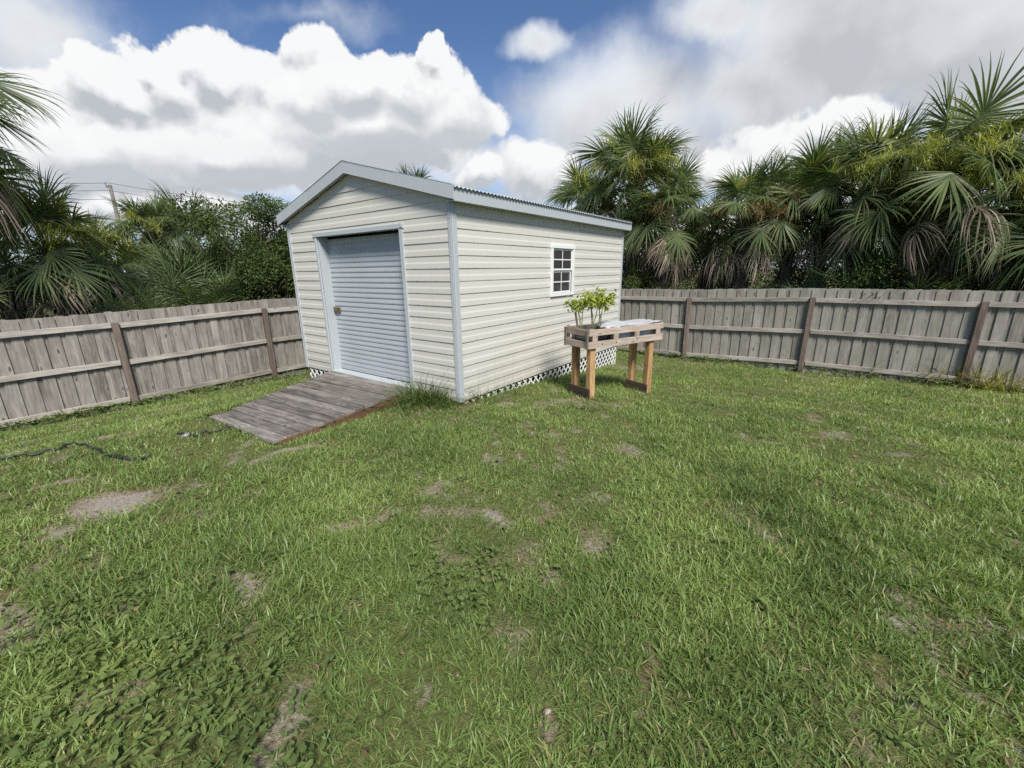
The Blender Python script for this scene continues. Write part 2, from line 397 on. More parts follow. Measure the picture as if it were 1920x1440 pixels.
nt.set(b.inputs['Base Color'], nt.mix(bm, thatch, sand)); b.inputs['Roughness'].default_value = .95
b.inputs['Specular IOR Level'].default_value = .1
nt.set(b.inputs['Normal'], nt.bump(nt.m('ADD', n2, nt.m('MULTIPLY', n3, .5)), .8, .03))
link('ground', me, m, kind='structure', label='sandy yard soil with patches of bare ground and dry thatch under the lawn')
def gz(x, y): return float(np.maximum(g(x, y), -.78) + (fbm(x * 1.3, y * 1.3, 3) - .5) * .05)
def gzv(x, y): return hollow(x, y, np.maximum(g(x, y), -.78) + (fbm(x * 1.3, y * 1.3, 3) - .5) * .05 + (fbm(x * 9, y * 9, 3) - .5) * .022)

# ------------------------------------------------------------------ grass blades
def blades(P, az, lean, ln, wd, curl, rn, seg=3, twist=None):
    """curved tapering blades rooted at P"""
    n = len(P); h = np.stack([np.cos(az), np.sin(az), np.zeros(n)], -1); sd = np.stack([-np.sin(az + (0 if twist is None else twist)), np.cos(az + (0 if twist is None else twist)), np.zeros(n)], -1)
    V = np.zeros((n, (seg + 1) * 2, 3)); p = P.copy(); th = lean.copy()
    for k in range(seg + 1):
        t = k / seg; w = wd * (1 - t ** 1.6 * .93) * (.75 + .25 * min(1, t * 3))
        V[:, 2 * k] = p - sd * w[:, None] / 2; V[:, 2 * k + 1] = p + sd * w[:, None] / 2
        st = ln / seg
        p = p + (h * np.sin(th)[:, None] + np.array([0, 0, 1]) * np.cos(th)[:, None]) * st[:, None]
        th = th + curl / seg
    base = (np.arange(n) * (seg + 1) * 2)[:, None, None]
    f = np.array([[2 * k, 2 * k + 1, 2 * k + 3, 2 * k + 2] for k in range(seg)])[None]
    return V.reshape(-1, 3), (base + f).reshape(-1, 4), np.repeat(rn, (seg + 1) * 2)
def inside_shed(x, y, mg=0.):
    dx, dy = x - C0[0], y - C0[1]; s = dx * FU[0] + dy * FU[1]; v = dx * SV[0] + dy * SV[1]
    return (s > -mg) & (s < W + mg) & (v > -mg) & (v < L + mg)
RB = [S(.88, -.03), S(3.0, -.03), S(2.33, -2.04), S(.50, -2.08)]       # ramp outline
def in_ramp(x, y, shrink=0.):
    dx, dy = x - C0[0], y - C0[1]; s = dx * FU[0] + dy * FU[1]; v = -(dx * SV[0] + dy * SV[1])
    t = np.clip(v / 2.06, 0, 1)
    return (v > -.1) & (v < 2.03 - shrink) & (s > .88 - .38 * t + shrink) & (s < 3.0 - .67 * t - shrink)
def lawn_points(r0, r1, dens, clump, a0=-68, a1=68):
    n = int(dens * (r1 * r1 - r0 * r0) * R(a1 - a0) / 2 / clump)
    r = np.sqrt(nr.uniform(r0 * r0, r1 * r1, n)); a = nr.uniform(R(a0), R(a1), n)
    x, y = r * np.sin(a), r * np.cos(a)
    dr = -((x - PR[0]) * NR[0] + (y - PR[1]) * NR[1]); dl = (x - PL[0]) * NL[0] + (y - PL[1]) * NL[1]
    bb = bare(x, y); lush = fbm(x * 1.1 + 30, y * 1.1, 3)
    keep = (dr > .02) & (dl > .02) & ~inside_shed(x, y, -.05) & ~in_ramp(x, y, .1) & (nr.random(n) < (1 - bb) ** 1.15 * (.55 + .9 * np.clip(lush * 1.6 - .35, 0, 1)) + .02)
    keep &= ~((x < -.25) & (np.hypot(x + .9, y - 1.25) < .62) & (nr.random(n) < .55))
    x, y, bb, lush = x[keep], y[keep], bb[keep], lush[keep]
    k = len(x); X = np.repeat(x, clump); Y = np.repeat(y, clump)
    ra = nr.uniform(0, 2 * PI, k * clump); rr = np.abs(nr.normal(0, .016, k * clump))
    X += np.cos(ra) * rr; Y += np.sin(ra) * rr
    return X, Y, ra, np.repeat(bb, clump), np.repeat(lush, clump), np.repeat(nr.random(k), clump), np.repeat(np.hypot(x, y), clump)
GV, GF, GR = [], [], []; off = 0
for r0, r1, dens, clump, wmul, lmul, sg in ((.55, 3.4, 9000, 4, .8, .52, 2), (.55, 2.6, 9000, 5, 1.05, 1., 4), (2.6, 4.6, 6000, 5, 1.15, .95, 3), (4.6, 7.5, 3800, 5, 1.3, .85, 3), (7.5, 14.5, 2000, 4, 1.7, .8, 2)):
    x, y, ra, bb, lush, cr, dist = lawn_points(r0, r1, dens, clump)
    n = len(x)
    ln = (.030 + .058 * np.clip(lush * 1.8 - .5, 0, 1) + .034 * nr.random(n)) * (1 - .45 * bb) * lmul * nr.choice([.7, 1., 1., 1.35], n)
    wd = nr.uniform(.0036, .0095, n) * wmul
    az = ra + nr.normal(0, .6, n); lean = np.abs(nr.normal(.78, .46, n)); curl = nr.uniform(.1, 1.5, n)
    hue = fbm(x * 1.1 + 3, y * 1.1 + 11, 4)
    rn = np.clip(.18 + .35 * nr.random(n) + .75 * (hue - .45) + .18 * (cr - .5) + .16 * np.clip((dist - 2.2) / 5, 0, 1), 0, .89)
    dry = nr.random(n) < .06 + .42 * bb
    rn = np.where(dry, nr.uniform(.92, 1., n), rn)
    P = np.stack([x, y, gzv(x, y) - .006], -1)
    v, f, r_ = blades(P, az, lean, ln, wd, curl, rn, sg, nr.normal(0, .7, n))
    GV.append(v); GF.append(f + off); GR.append(r_); off += len(v)
me = mesh_np('grass', np.concatenate(GV), [np.concatenate(GF)], np.concatenate(GR), smooth=True)
link('grass', me, M['grass'], kind='stuff', label='uneven green lawn of coarse grass with thin worn patches', cat='grass')

# ------------------------------------------------------------------ leaf clouds
def leaves(P, D, N, ln, wd, rn, fold=.25, rnd_=False):
    """pointed folded leaves: base at P along D"""
    n = len(P); D = D / np.linalg.norm(D, axis=1, keepdims=True)
    Sd = np.cross(D, N); Sd /= np.linalg.norm(Sd, axis=1, keepdims=True) + 1e-9; Nn = np.cross(Sd, D)
    l, w = ln[:, None], wd[:, None]
    V = np.stack([P, P + D * l * .45 + Sd * w * .5 + Nn * w * fold, P + D * l - Nn * l * .12, P + D * l * .45 - Sd * w * .5 + Nn * w * fold, P + D * l * .5], 1)
    if rnd_:
        A = lambda t, sd_, f_: P + D * l * t + Sd * w * sd_ + Nn * (w * f_ - l * .14 * t * t)
        V = np.stack([P, A(.22, .42, fold * .7), A(.58, .46, fold * .8), A(1., 0, 0), A(.58, -.46, fold * .8), A(.22, -.42, fold * .7), A(.45, 0, 0)], 1)
        b_ = (np.arange(n) * 7)[:, None]
        return V.reshape(-1, 3), np.concatenate([b_ + np.array([i, (i + 1) % 6, 6]) for i in range(6)]), np.repeat(rn, 7)
    b_ = (np.arange(n) * 5)[:, None]
    return V.reshape(-1, 3), np.concatenate([b_ + np.array([0, 1, 4]), b_ + np.array([1, 2, 4]), b_ + np.array([2, 3, 4]), b_ + np.array([3, 0, 4])]), np.repeat(rn, 5)
def rdirs(n, rg=nr):
    v = rg.normal(size=(n, 3)); return v / np.linalg.norm(v, axis=1, keepdims=True)
def shrub(name, label, base, height, rx, n, leaf, mat, seed, cat='shrub', group=None, nclump=26, stems=5, twigs=0, open_=.0, low=.25):
    """stems rising to leaf clumps spread through an uneven crown"""
    rg = np.random.default_rng(seed); root = empty(name, base, rg.uniform(0, 6), label=label, cat=cat, group=group)
    cc = []
    for i in range(nclump):
        d = rdirs(1, rg)[0]; rr = rg.uniform(.25, 1) ** .6
        cc.append((V3(d[0] * rx * rr, d[1] * rx * rr, height * (low + (1 - low) * (.5 + .5 * d[2] * rr))), rg.uniform(.22, .42) * rx))
    st = MB()
    for c, r_ in cc[:max(stems, min(len(cc), twigs))]:
        a = V3(rg.normal(0, .06), rg.normal(0, .06), -.1); mid = V3(c[0] * .35 + rg.normal(0, .1), c[1] * .35 + rg.normal(0, .1), c[2] * .5)
        st.tube([a, a * .5 + mid * .5 + rg.normal(0, .04, 3), mid, (mid + c) / 2 + rg.normal(0, .06, 3), c], [.03 * height / 2, .024, .016, .010, .004], 6)
        for k in range(2 if twigs else 0):
            e = c + rdirs(1, rg)[0] * r_ * 1.2; st.tube([c * .6 + mid * .4, (c + e) / 2 + rg.normal(0, .05, 3), e], [.008, .006, .003], 5)
    st.build('stem', M['bark'], root, smooth=True)
    per = n // nclump; P, D, Nn, rn = [], [], [], []
    for c, r_ in cc:
        q = rdirs(per, rg); rad = r_ * rg.uniform(.3, 1.05, (per, 1)) ** .7
        p = c + q * rad * np.array([1, 1, .8])
        P.append(p); D.append(q + rg.normal(0, .6, (per, 3)) + np.array([0, 0, -.25])); Nn.append(np.array([0, 0, 1.]) + rg.normal(0, .55, (per, 3)) + q * .4); rn.append(np.clip(rg.normal(.45, .2, per) + rg.normal(0, .12), 0, 1))
    P = np.concatenate(P); k = len(P)
    v, f, r_ = leaves(P, np.concatenate(D), np.concatenate(Nn), rg.uniform(.7, 1.3, k) * leaf, rg.uniform(.4, .62, k) * leaf, np.concatenate(rn))
    link('foliage', mesh_np('foliage', v, [f], r_), mat, root)
    return root
def mass(name, label, mat, spots, n, leaf, seed):
    """ground cover and thicket that reads as one mass"""
    rg = np.random.default_rng(seed); P = []; Dn = []
    for (c, rad, wgt) in spots:
        k = int(n * wgt); q = rdirs(k, rg); P.append(c + q * rg.uniform(.35, 1, (k, 1)) ** .5 * np.array(rad)); Dn.append(q)
    P = np.concatenate(P); q = np.concatenate(Dn); k = len(P)
    hole = (fbm(P[:, 0] * 1.6 + P[:, 1], P[:, 2] * 1.9 + P[:, 1] * .7, 3) > .40) | np.repeat([i % 2 == 1 for i in range(len(spots))], [int(n * w_) for _, _, w_ in spots])
    P, q = P[hole], q[hole]; k = len(P)
    v, f, r_ = leaves(P, q + rg.normal(0, .7, (k, 3)) + np.array([0, 0, -.3]), np.array([0, 0, 1.]) + rg.normal(0, .6, (k, 3)), rg.uniform(.6, 1.4, k) * leaf, rg.uniform(.4, .65, k) * leaf, np.clip(rg.normal(.4, .24, k), 0, 1))
    return link(name, mesh_np(name, v, [f], r_), mat, kind='stuff', label=label)

# ------------------------------------------------------------------ the shed
shed = empty('storage_shed', (C0[0], C0[1], 0), -YAW, label='cream metal sided garden shed with a gable roof and a grey roll up door', cat='shed')
# local frame: x = -s (right of the near corner is +), y = away along the side wall
PT, HOLE = .1498, None
def zl(k): return 2.255 - PT * k
PROF = [(0, .0084), (.003, .0094), (.060, .0080), (.082, .0030), (.128, .0022), (.148, .0018)]
def siding(mb, edges, frame, z0, z1, holes=()):
    """courses of double lap siding; edges(z) -> (a0, a1); frame(a, out, z) -> point"""
    k = 16
    while zl(k) < z0 - 1e-4: k -= 1
    k += 1
    while zl(k) < z1:
        r_ = rnd.random(); sag = rnd.uniform(-.0006, .0006); lo_, hi_ = max(zl(k), z0), min(zl(k) + PT, z1)
        cuts = sorted({lo_, hi_} | {c for h in holes for c in (h[2], h[3]) if lo_ + 1e-3 < c < hi_ - 1e-3})
        for zb, zt in zip(cuts[:-1], cuts[1:]):
            zm = (zb + zt) / 2
            a0, a1 = edges(zm)
            segs = [(None, None)]
            for h0, h1, hz0, hz1 in holes:
                if zb < hz1 - 1e-3 and zt > hz0 + 1e-3: segs = [(None, h0), (h1, None)]
            for sa, sb in segs:
                ps = [(zl(k) + t, o) for t, o in PROF if zb - 1e-6 <= zl(k) + t <= zt + 1e-6]
                if not ps or ps[0][0] > zb + 1e-4: ps.insert(0, (zb, float(np.interp(zb - zl(k), [p_[0] for p_ in PROF], [p_[1] for p_ in PROF]))))
                if ps[-1][0] < zt - 1e-4: ps.append((zt, float(np.interp(zt - zl(k), [p_[0] for p_ in PROF], [p_[1] for p_ in PROF]))))
                vs, fs = [], []
                nseg = 8
                for z, o in ps:
                    e0, e1 = edges(z); e0 = e0 if sa is None else sa; e1 = e1 if sb is None else sb
                    for i in range(nseg + 1):
                        a = e0 + (e1 - e0) * i / nseg
                        vs.append(frame(a, o + sag + .0008 * math.sin(a * 2.3 + k * 2.1), z))
                q = nseg + 1
                for j in range(len(ps) - 1):
                    for i in range(nseg): fs.append((j * q + i, j * q + i + 1, (j + 1) * q + i + 1, (j + 1) * q + i))
                # the drip lip under the course
                n0 = len(vs); z, o = ps[0]
                for i in range(q): p = vs[i]; vs.append(frame((edges(z)[0] if sa is None else sa) + ((edges(z)[1] if sb is None else sb) - (edges(z)[0] if sa is None else sa)) * i / nseg, .0, z + .001))
                for i in range(nseg): fs.append((n0 + i, n0 + i + 1, i + 1, i))
                mb.add(vs, fs, r_)
        k -= 1
HW = 2.40
RISE = .262; XM = -W / 2
def gable(z): # local x limits of the front wall under the roof
    if z <= 2.438: return (-W, 0)
    d = (z - 2.438) / RISE
    return (-W + d, -d)
mb = MB()
siding(mb, gable, lambda a, o, z: (a, -o, z), .008, 2.91, holes=[(-2.93, -.90, -.1, 2.155)])
siding_front = mb.build('front_wall', M['siding'], shed)
WY0, WY1, WZ0, WZ1 = 2.20, 2.83, 1.25, 1.95
mb = MB(); siding(mb, lambda z: (0, L), lambda a, o, z: (o, a, z), .008, 2.42, holes=[(WY0, WY1, WZ0, WZ1)])
side_w = mb.build('side_wall', M['siding'], shed)
mb = MB(); siding(mb, lambda z: (0, L), lambda a, o, z: (-W - o, L - a, z), .008, 2.42); mb.build('side_wall', M['siding'], shed)
mb = MB(); siding(mb, gable, lambda a, o, z: (-W - a, L + o, z), .008, 2.90); mb.build('back_wall', M['siding'], shed)
# structure behind the siding: studs and sheathing, floor
mb = MB()
for y in [q for q in np.arange(.05, L, .61) if not WY0 - .08 < q < WY1 + .08]: mb.abox(-.095, -.006, y - .019, y + .019, .1, 2.38, 'z'); mb.abox(-W + .006, -W + .095, y - .019, y + .019, .1, 2.38, 'z')
mb.abox(-.095, -.006, WY1 + .01, WY1 + .06, .1, 2.38, 'z'); mb.abox(-.095, -.006, WY0 - .06, WY0 - .01, .1, 2.38, 'z')
mb.abox(-W + .01, -.01, .01, L - .01, -.02, .03, 'y')
mb.build('frame', M['dark'], shed)
mb = MB()
for x in (-.25, -W / 2, -W + .25): mb.abox(x - .07, x + .07, .05, L - .05, -.16, -.022, 'y')
for y in np.arange(.1, L, .8):
    for x in (-.25, -W / 2, -W + .25): mb.abox(x - .1, x + .1, y - .1, y + .1, -.8, -.163, 'z')
mb.build('skid', M['dark_wood'], shed)
# corner trims
def corner(x, y, sx, sy):
    t = MB()
    t.abox(min(x, x - sx * .055), max(x, x - sx * .055), *sorted((y + sy * .002, y + sy * .021)), .0, 2.40, 'z', .004)
    t.abox(*sorted((x + sx * .002, x + sx * .021)), *sorted((y + sy * .021, y - sy * .055)), .0, 2.40, 'z', .004)
    for z in np.arange(.12, 2.4, .42):
        t.abox(x - sx * .03 - .006, x - sx * .03 + .006, *sorted((y + sy * .021, y + sy * .025)), z - .006, z + .006, 'z', .002)
        t.abox(*sorted((x + sx * .021, x + sx * .025)), y - sy * .03 - .006, y - sy * .03 + .006, z - .006, z + .006, 'z', .002)
    t.build('corner_trim', M['trim'], shed)
corner(0, 0, 1, -1); corner(-W, 0, -1, -1); corner(0, L, 1, 1); corner(-W, L, -1, 1)
# screws along the siding lips
mb = MB()
for k in range(1, 16):
    for y in np.arange(.35 + (k % 2) * .25, L - .2, .62 + .1 * (k % 3)):
        if not (WY0 - .08 < y < WY1 + .08 and WZ0 - .1 < zl(k) < WZ1 + .1): mb.abox(.011, .0145, y - .0045, y + .0045, zl(k) + .008, zl(k) + .018, 'z', .002)
    for x in (-.3, -.66, -3.1, -3.5): mb.abox(x - .0045, x + .0045, -.0145, -.011, zl(k) + .008, zl(k) + .018, 'z', .002)
mb.build('screw_heads', M['trim'], shed)
# roof: corrugated sheets, fascia, rake trim, soffit
OH, OF, OB = .12, .10, .12
def roofz(x, o=0.): return 3.045 - abs(x - XM) * RISE + o
mb = MB()
for sgn in (1, -1):
    ys = np.arange(-OF, L + OB + 1e-6, .068 / 8); xs = np.linspace(0, W / 2 + OH + .025, 5)
    vs = [(XM + sgn * x, y, roofz(XM + sgn * x) + .008 * math.sin(2 * PI * y / .068)) for x in xs for y in ys]
    n = len(ys); fs = []
    for j in range(len(xs) - 1):
        for i in range(n - 1):
            q = (j * n + i, j * n + i + 1, (j + 1) * n + i + 1, (j + 1) * n + i); fs.append(q if sgn < 0 else q[::-1])
    mb.add(vs, fs, .5)
rf = mb.build('roof', M['roof'], shed, smooth=True)
sm = rf.modifiers.new('thickness', 'SOLIDIFY'); sm.thickness = .0015; sm.offset = -1
mb = MB()
for sgn in (1, -1):
    a, b_ = V3(XM, -OF / 2, roofz(XM, -.03)), V3(XM + sgn * (W / 2 + OH - .02), -OF / 2, roofz(XM + W / 2 + OH - .02, -.03))
    for y0, y1 in ((-OF + .015, L + OB - .015),):
        c = (a + b_) / 2; c[1] = (y0 + y1) / 2; X = nrm(b_ - a); Z = nrm(np.cross(X, V3(0, 1, 0)));
        mb.box(c, X, V3(0, 1, 0), Z, (np.linalg.norm(b_ - a), y1 - y0, .02), .002)
mb.build('roof_deck', M['dark_wood'], rf)
for y in (-OF, L + OB):
    mb = MB()
    for sgn in (1, -1):
        x0, x1 = XM, XM + sgn * (W / 2 + OH + .012)
        hh = .150; th = .012 * (1 if y > 0 else -1)
        for xa, xb, e in ((x0, x0 + (x1 - x0) * .52, 0.), (x0 + (x1 - x0) * .515, x1, .002)):
            vs = [(xa, y - math.copysign(e, -th), roofz(xa, .016)), (xb, y - math.copysign(e, -th), roofz(xb, .016)), (xb, y - math.copysign(e, -th), roofz(xb, .016 - hh)), (xa, y - math.copysign(e, -th), roofz(xa, .016 - hh))]
            vs += [(p[0], p[1] - th, p[2]) for p in vs]
            fs = [(0, 1, 2, 3), (7, 6, 5, 4), (0, 4, 5, 1), (1, 5, 6, 2), (2, 6, 7, 3), (3, 7, 4, 0)]
            mb.add(vs, fs)
            tv = [(xa, y - .006 * math.copysign(1, -th), roofz(xa, .019)), (xb, y - .006 * math.copysign(1, -th), roofz(xb, .019)), (xb, y + math.copysign(.07, -y), roofz(xb, .019)), (xa, y + math.copysign(.07, -y), roofz(xa, .019))]
            tv += [(p[0], p[1], p[2] + .002) for p in tv]; mb.add(tv, fs)
    mb.build('rake_trim', M['trim'], rf)
for sgn in (1, -1):
    xe = XM + sgn * (W / 2 + OH); ze = roofz(xe)
    t = MB(); t.abox(*sorted((xe, xe - sgn * .012)), -OF + .014, L + OB - .014, ze - .150, ze - .009, 'y', .002); t.build('fascia', M['trim'], rf)
    t = MB(); t.abox(*sorted((xe - sgn * .014, xe - sgn * (OH - .004))), -OF + .014, L + OB - .014, ze - .146, ze - .138, 'y', .002)
    t.build('soffit', M['trim'], rf)
for y0, y1 in ((-OF + .014, -.018), (L + .018, L + OB - .014)):
    t = MB()
    for sgn in (1, -1):
        xa, xb = XM, XM + sgn * (W / 2 + OH - .02)
        vs = [(xa, y0, roofz(xa, -.115)), (xb, y0, roofz(xb, -.115)), (xb, y1, roofz(xb, -.115)), (xa, y1, roofz(xa, -.115))]
        vs += [(p[0], p[1], p[2] + .006) for p in vs]; t.add(vs, [(0, 1, 2, 3), (7, 6, 5, 4), (0, 4, 5, 1), (1, 5, 6, 2), (2, 6, 7, 3), (3, 7, 4, 0)])
    t.build('soffit', M['trim'], rf)
# roll up door
DX0, DX1, DZ0, DZ1, DY = -2.90, -.925, .055, 2.15, .15
mb = MB(); vs = []; zs = np.arange(.13, 2.13, .0742 / 8)
for z in zs:
    ph = ((z - .13) / .0742) % 1.
    o = .0075 * max(0., math.sin(PI * ph)) ** .55 + .002 * math.sin(2 * PI * ph)
    for x in np.linspace(DX0 + .02, DX1 - .02, 12): vs.append((x, DY - o + .0015 * math.sin(x * 7 + z * 3), z))
nz = len(zs); fs = [(j * 12 + i, j * 12 + i + 1, (j + 1) * 12 + i + 1, (j + 1) * 12 + i) for j in range(nz - 1) for i in range(11)]
mb.add(vs, fs, .3)
door = mb.build('roll_up_door', M['door'], shed, smooth=False)
t = MB(); t.abox(DX0 + .022, DX1 - .022, DY - .022, DY + .01, .066, .13, 'x', .004)
for x in (-1.55, -1.22): t.abox(x - .09, x + .09, DY - .034, DY - .022, .08, .115, 'x', .004)
t.build('bottom_bar', M['door'], door)
t = MB(); t.abox(DX0 + .01, DX0 + .20, DY - .034, DY - .014, 1.005, 1.09, 'x', .006); t.abox(DX0 + .05, DX0 + .155, DY - .048, DY - .034, 1.02, 1.075, 'x', .008); t.build('latch', M['brass'], door)
t = MB(); t.abox(DX1 - .07, DX1 - .022, DY - .04, DY - .014, 1.055, 1.075, 'x', .004); t.abox(DX1 - .045, DX1 - .022, DY - .04, DY - .014, .96, 1.055, 'z', .004); t.abox(DX1 - .06, DX1 - .022, DY - .045, DY - .014, .92, .945, 'z', .004)
t.build('keeper', M['black'], door)
t = MB(); t.abox(DX0 - .006, DX0 + .024, .002, DY + .02, .03, 2.153, 'z'); t.abox(DX0 - .05, DX0 - .008, -.020, -.001, .03, 2.153, 'z'); t.abox(DX0 - .006, DX0 + .003, -.020, -.001, .03, 2.153, 'z')
for z in (.35, 1.12, 1.85): t.abox(DX0 + .024, DX0 + .028, .06, .072, z, z + .012, 'z', .001)
t.build('door_jamb', M['trim'], shed)
t = MB(); t.abox(DX1 - .024, DX1 + .006, .002, DY + .02, .03, 2.153, 'z'); t.abox(DX1 - .006, DX1 + .062, -.022, -.001, .0, 2.153, 'z'); t.build('door_jamb', M['trim'], shed)
t = MB(); t.abox(DX0 - .085, DX1 + .085, -.026, -.004, 2.156, 2.215, 'x'); t.abox(DX0, DX1, -.003, DY - .03, 2.160, 2.182, 'x')
t.abox(DX1 + .03, DX1 + .062, -.034, -.026, 2.17, 2.225, 'x'); t.build('door_header', M['trim'], shed)
t = MB(); t.abox(DX0 + .005, DX1 - .005, DY + .03, DY + .3, 1.98, 2.15, 'x'); t.build('door_coil', M['black'], shed)
t = MB(); t.abox(DX0 - .0, DX1 + .0, -.03, DY + .04, .031, .055, 'x'); t.build('threshold', M['trim'], shed)
# inside back of the opening so nothing shows past the door
# window
win = empty('window', (0, 0, 0)); win.parent = shed
t = MB()
t.abox(.004, .032, WY0 - .058, WY0 + .0, WZ0 - .045, WZ1 + .0, 'z'); t.abox(.004, .032, WY1, WY1 + .058, WZ0 - .045, WZ1, 'z')
t.abox(.004, .036, WY0 - .062, WY1 + .072, WZ1 + .001, WZ1 + .058, 'y'); t.abox(.004, .030, WY0 + .001, WY1 - .001, WZ0 - .045, WZ0, 'y')
for y, z in ((WY0 - .03, WZ1 + .03), (WY1 + .04, WZ1 + .03), (WY0 + .3, WZ1 + .03), (WY0 - .035, 1.6), (WY1 + .035, 1.6), (WY0 - .035, 1.3), (WY1 + .035, 1.3)): t.abox(.03, .04, y - .006, y + .006, z - .006, z + .006, 'z', .002)
t.build('window_frame', M['white'], win)
zm = (WZ0 + WZ1) / 2 + .01
for (z0, z1, xo) in ((zm, WZ1, .012), (WZ0, zm, -.006)):
    sash = MB(); fw = .03
    sash.abox(xo - .014, xo, WY0 + .001, WY0 + fw, z0 + .001, z1 - .001, 'z'); sash.abox(xo - .014, xo, WY1 - fw, WY1 - .001, z0 + .001, z1 - .001, 'z')
    sash.abox(xo - .014, xo - .0005, WY0 + fw + .001, WY1 - fw - .001, z0 + .001, z0 + fw, 'y'); sash.abox(xo - .014, xo - .0005, WY0 + fw + .001, WY1 - fw - .001, z1 - fw, z1 - .001, 'y')
    ym = (WY0 + WY1) / 2; zc = (z0 + z1) / 2
    sash.abox(xo - .010, xo - .002, ym - .009, ym + .009, z0 + fw, z1 - fw, 'z', .002); sash.abox(xo - .009, xo - .003, WY0 + fw, WY1 - fw, zc - .009, zc + .009, 'y', .002)
    so = sash.build('sash', M['white'], win)
    p = MB(); p.abox(xo - .0075, xo - .0045, WY0 + fw - .004, WY1 - fw + .004, z0 + fw - .004, z1 - fw + .004, 'y', .0005)
    if 'glass' not in M:
        gm, nt, b = material('window_glass'); out = gm.node_tree.nodes['Material Output']
        tr = nt.n('ShaderNodeBsdfTransparent', {0: (.45, .48, .48)}); gl = nt.n('ShaderNodeBsdfGlossy', {0: (1, 1, 1), 'Roughness': .03})
        fr = nt.n('ShaderNodeFresnel', {0: 1.5}); fz = nt.m('ADD', nt.m('MULTIPLY', fr.outputs[0], .6), .01)
        mx = nt.n('ShaderNodeMixShader', {0: fz}); nt.L.new(tr.outputs[0], mx.inputs[1]); nt.L.new(gl.outputs[0], mx.inputs[2]); df = nt.n('ShaderNodeBsdfDiffuse', {0: (.22, .22, .21)}); m2 = nt.n('ShaderNodeMixShader', {0: .16}); nt.L.new(mx.outputs[0], m2.inputs[1]); nt.L.new(df.outputs[0], m2.inputs[2]); nt.L.new(m2.outputs[0], out.inputs[0]); M['glass'] = gm
    p.build('pane', M['glass'], so)
# lattice skirt
def lattice(a0, a1, place, depth, name='lattice_skirt'):
    t = MB(); sp = .15; n = int((a1 - a0 + depth) / sp)
    for i in range(n + 1):
        for sg, o in ((1, 0.), (-1, .006)):
            x = a0 - depth * .0 + i * sp
            p0, p1 = (x, -depth), (x + sg * depth, 0)
            if sg > 0: p0, p1 = (x - depth, -depth), (x, 0)
            else: p0, p1 = (x, -depth), (x - depth, 0)
            # clip to the panel
            def clip(p, q):
                lo, hi = 0., 1.
                dx = q[0] - p[0]
                for lim, sgn in ((a0, 1), (a1, -1)):
                    f0, f1 = (p[0] - lim) * sgn, (q[0] - lim) * sgn
                    if f0 < 0 and f1 < 0: return None
                    if f0 < 0: lo = max(lo, f0 / (f0 - f1))
                    if f1 < 0: hi = min(hi, f0 / (f0 - f1))
                return None if hi - lo < .08 else ((p[0] + dx * lo, p[1] + (q[1] - p[1]) * lo), (p[0] + dx * hi, p[1] + (q[1] - p[1]) * hi))
            cq = clip(p0, p1)
            if cq:
                A, B = place(*cq[0], o), place(*cq[1], o)
                t.bar(A, B, .030, .005, up=place(0, 0, 1) - place(0, 0, 0), ch=.001)
    t.build(name, M['white'], shed)
lattice(.02, L, lambda a, z, o: V3(-.015 + o, a, z + .004), .42)
lattice(-W + .02, -2.95, lambda a, z, o: V3(a, .015 - o, z + .004), .42)
lattice(-W + .02, -.02, lambda a, z, o: V3(a, L - .015 + o, z + .004), .5)
lattice(.02, L, lambda a, z, o: V3(-W + .015 - o, a, z + .004), .6)
lattice(-.9, -.02, lambda a, z, o: V3(a, .015 - o, z + .004), .25)

# ------------------------------------------------------------------ the ramp
ramp = empty('wooden_ramp', (C0[0], C0[1], 0), -YAW, label='weathered grey plank ramp sloping down from the shed door', cat='ramp')
TL, TR, BL, BR = V3(-2.95, -.035, .020), V3(-.885, -.035, .050), V3(-2.43, -1.99, -.125), V3(-.50, -2.08, .045)
mb = MB(); NB = 14
nrmz = nrm(np.cross(TR - TL, TL - BL))
for i in range(NB):
    t0, t1 = i / NB + .0022, (i + 1) / NB - .0022
    jl, jr = rnd.uniform(-.02, .02), rnd.uniform(-.012, .012)
    tm = (t0 + t1) / 2
    a = TL + (BL - TL) * tm; b_ = TR + (BR - TR) * tm
    X = nrm(b_ - a); a = a + X * jl; b_ = b_ + X * jr
    dz = rnd.uniform(-.003, .003)
    mb.bar(a + V3(0, 0, dz), b_ + V3(0, 0, dz), 2.04 / NB - .011, .036, up=V3(0, 0, 1), ch=.004)
dk = mb.build('deck_boards', M['deck'], ramp)
mb = MB()
for f in (.012, .5, .985):
    a = TR + (TL - TR) * f + V3(0, -.01, -.075); b_ = BR + (BL - BR) * f + V3(0, .06, -.045)
    t = MB(); t.bar(a, b_, .04, .11, up=V3(0, 0, 1)); t.build('stringer', M['stringer'], ramp)
mb = MB()
for i in range(NB):
    tm = (i + .5) / NB
    for f in (.03, .5, .97):
        a = TL + (BL - TL) * tm; b_ = TR + (BR - TR) * tm
        for d in (-.035, .035):
            p = b_ + (a - b_) * f + V3(rnd.uniform(-.008, .008), d, .0185); mb.abox(p[0] - .005, p[0] + .005, p[1] - .005, p[1] + .005, p[2] - .004, p[2] + .0015, 'x', .001)
mb.build('screw_heads', M['black'], dk)

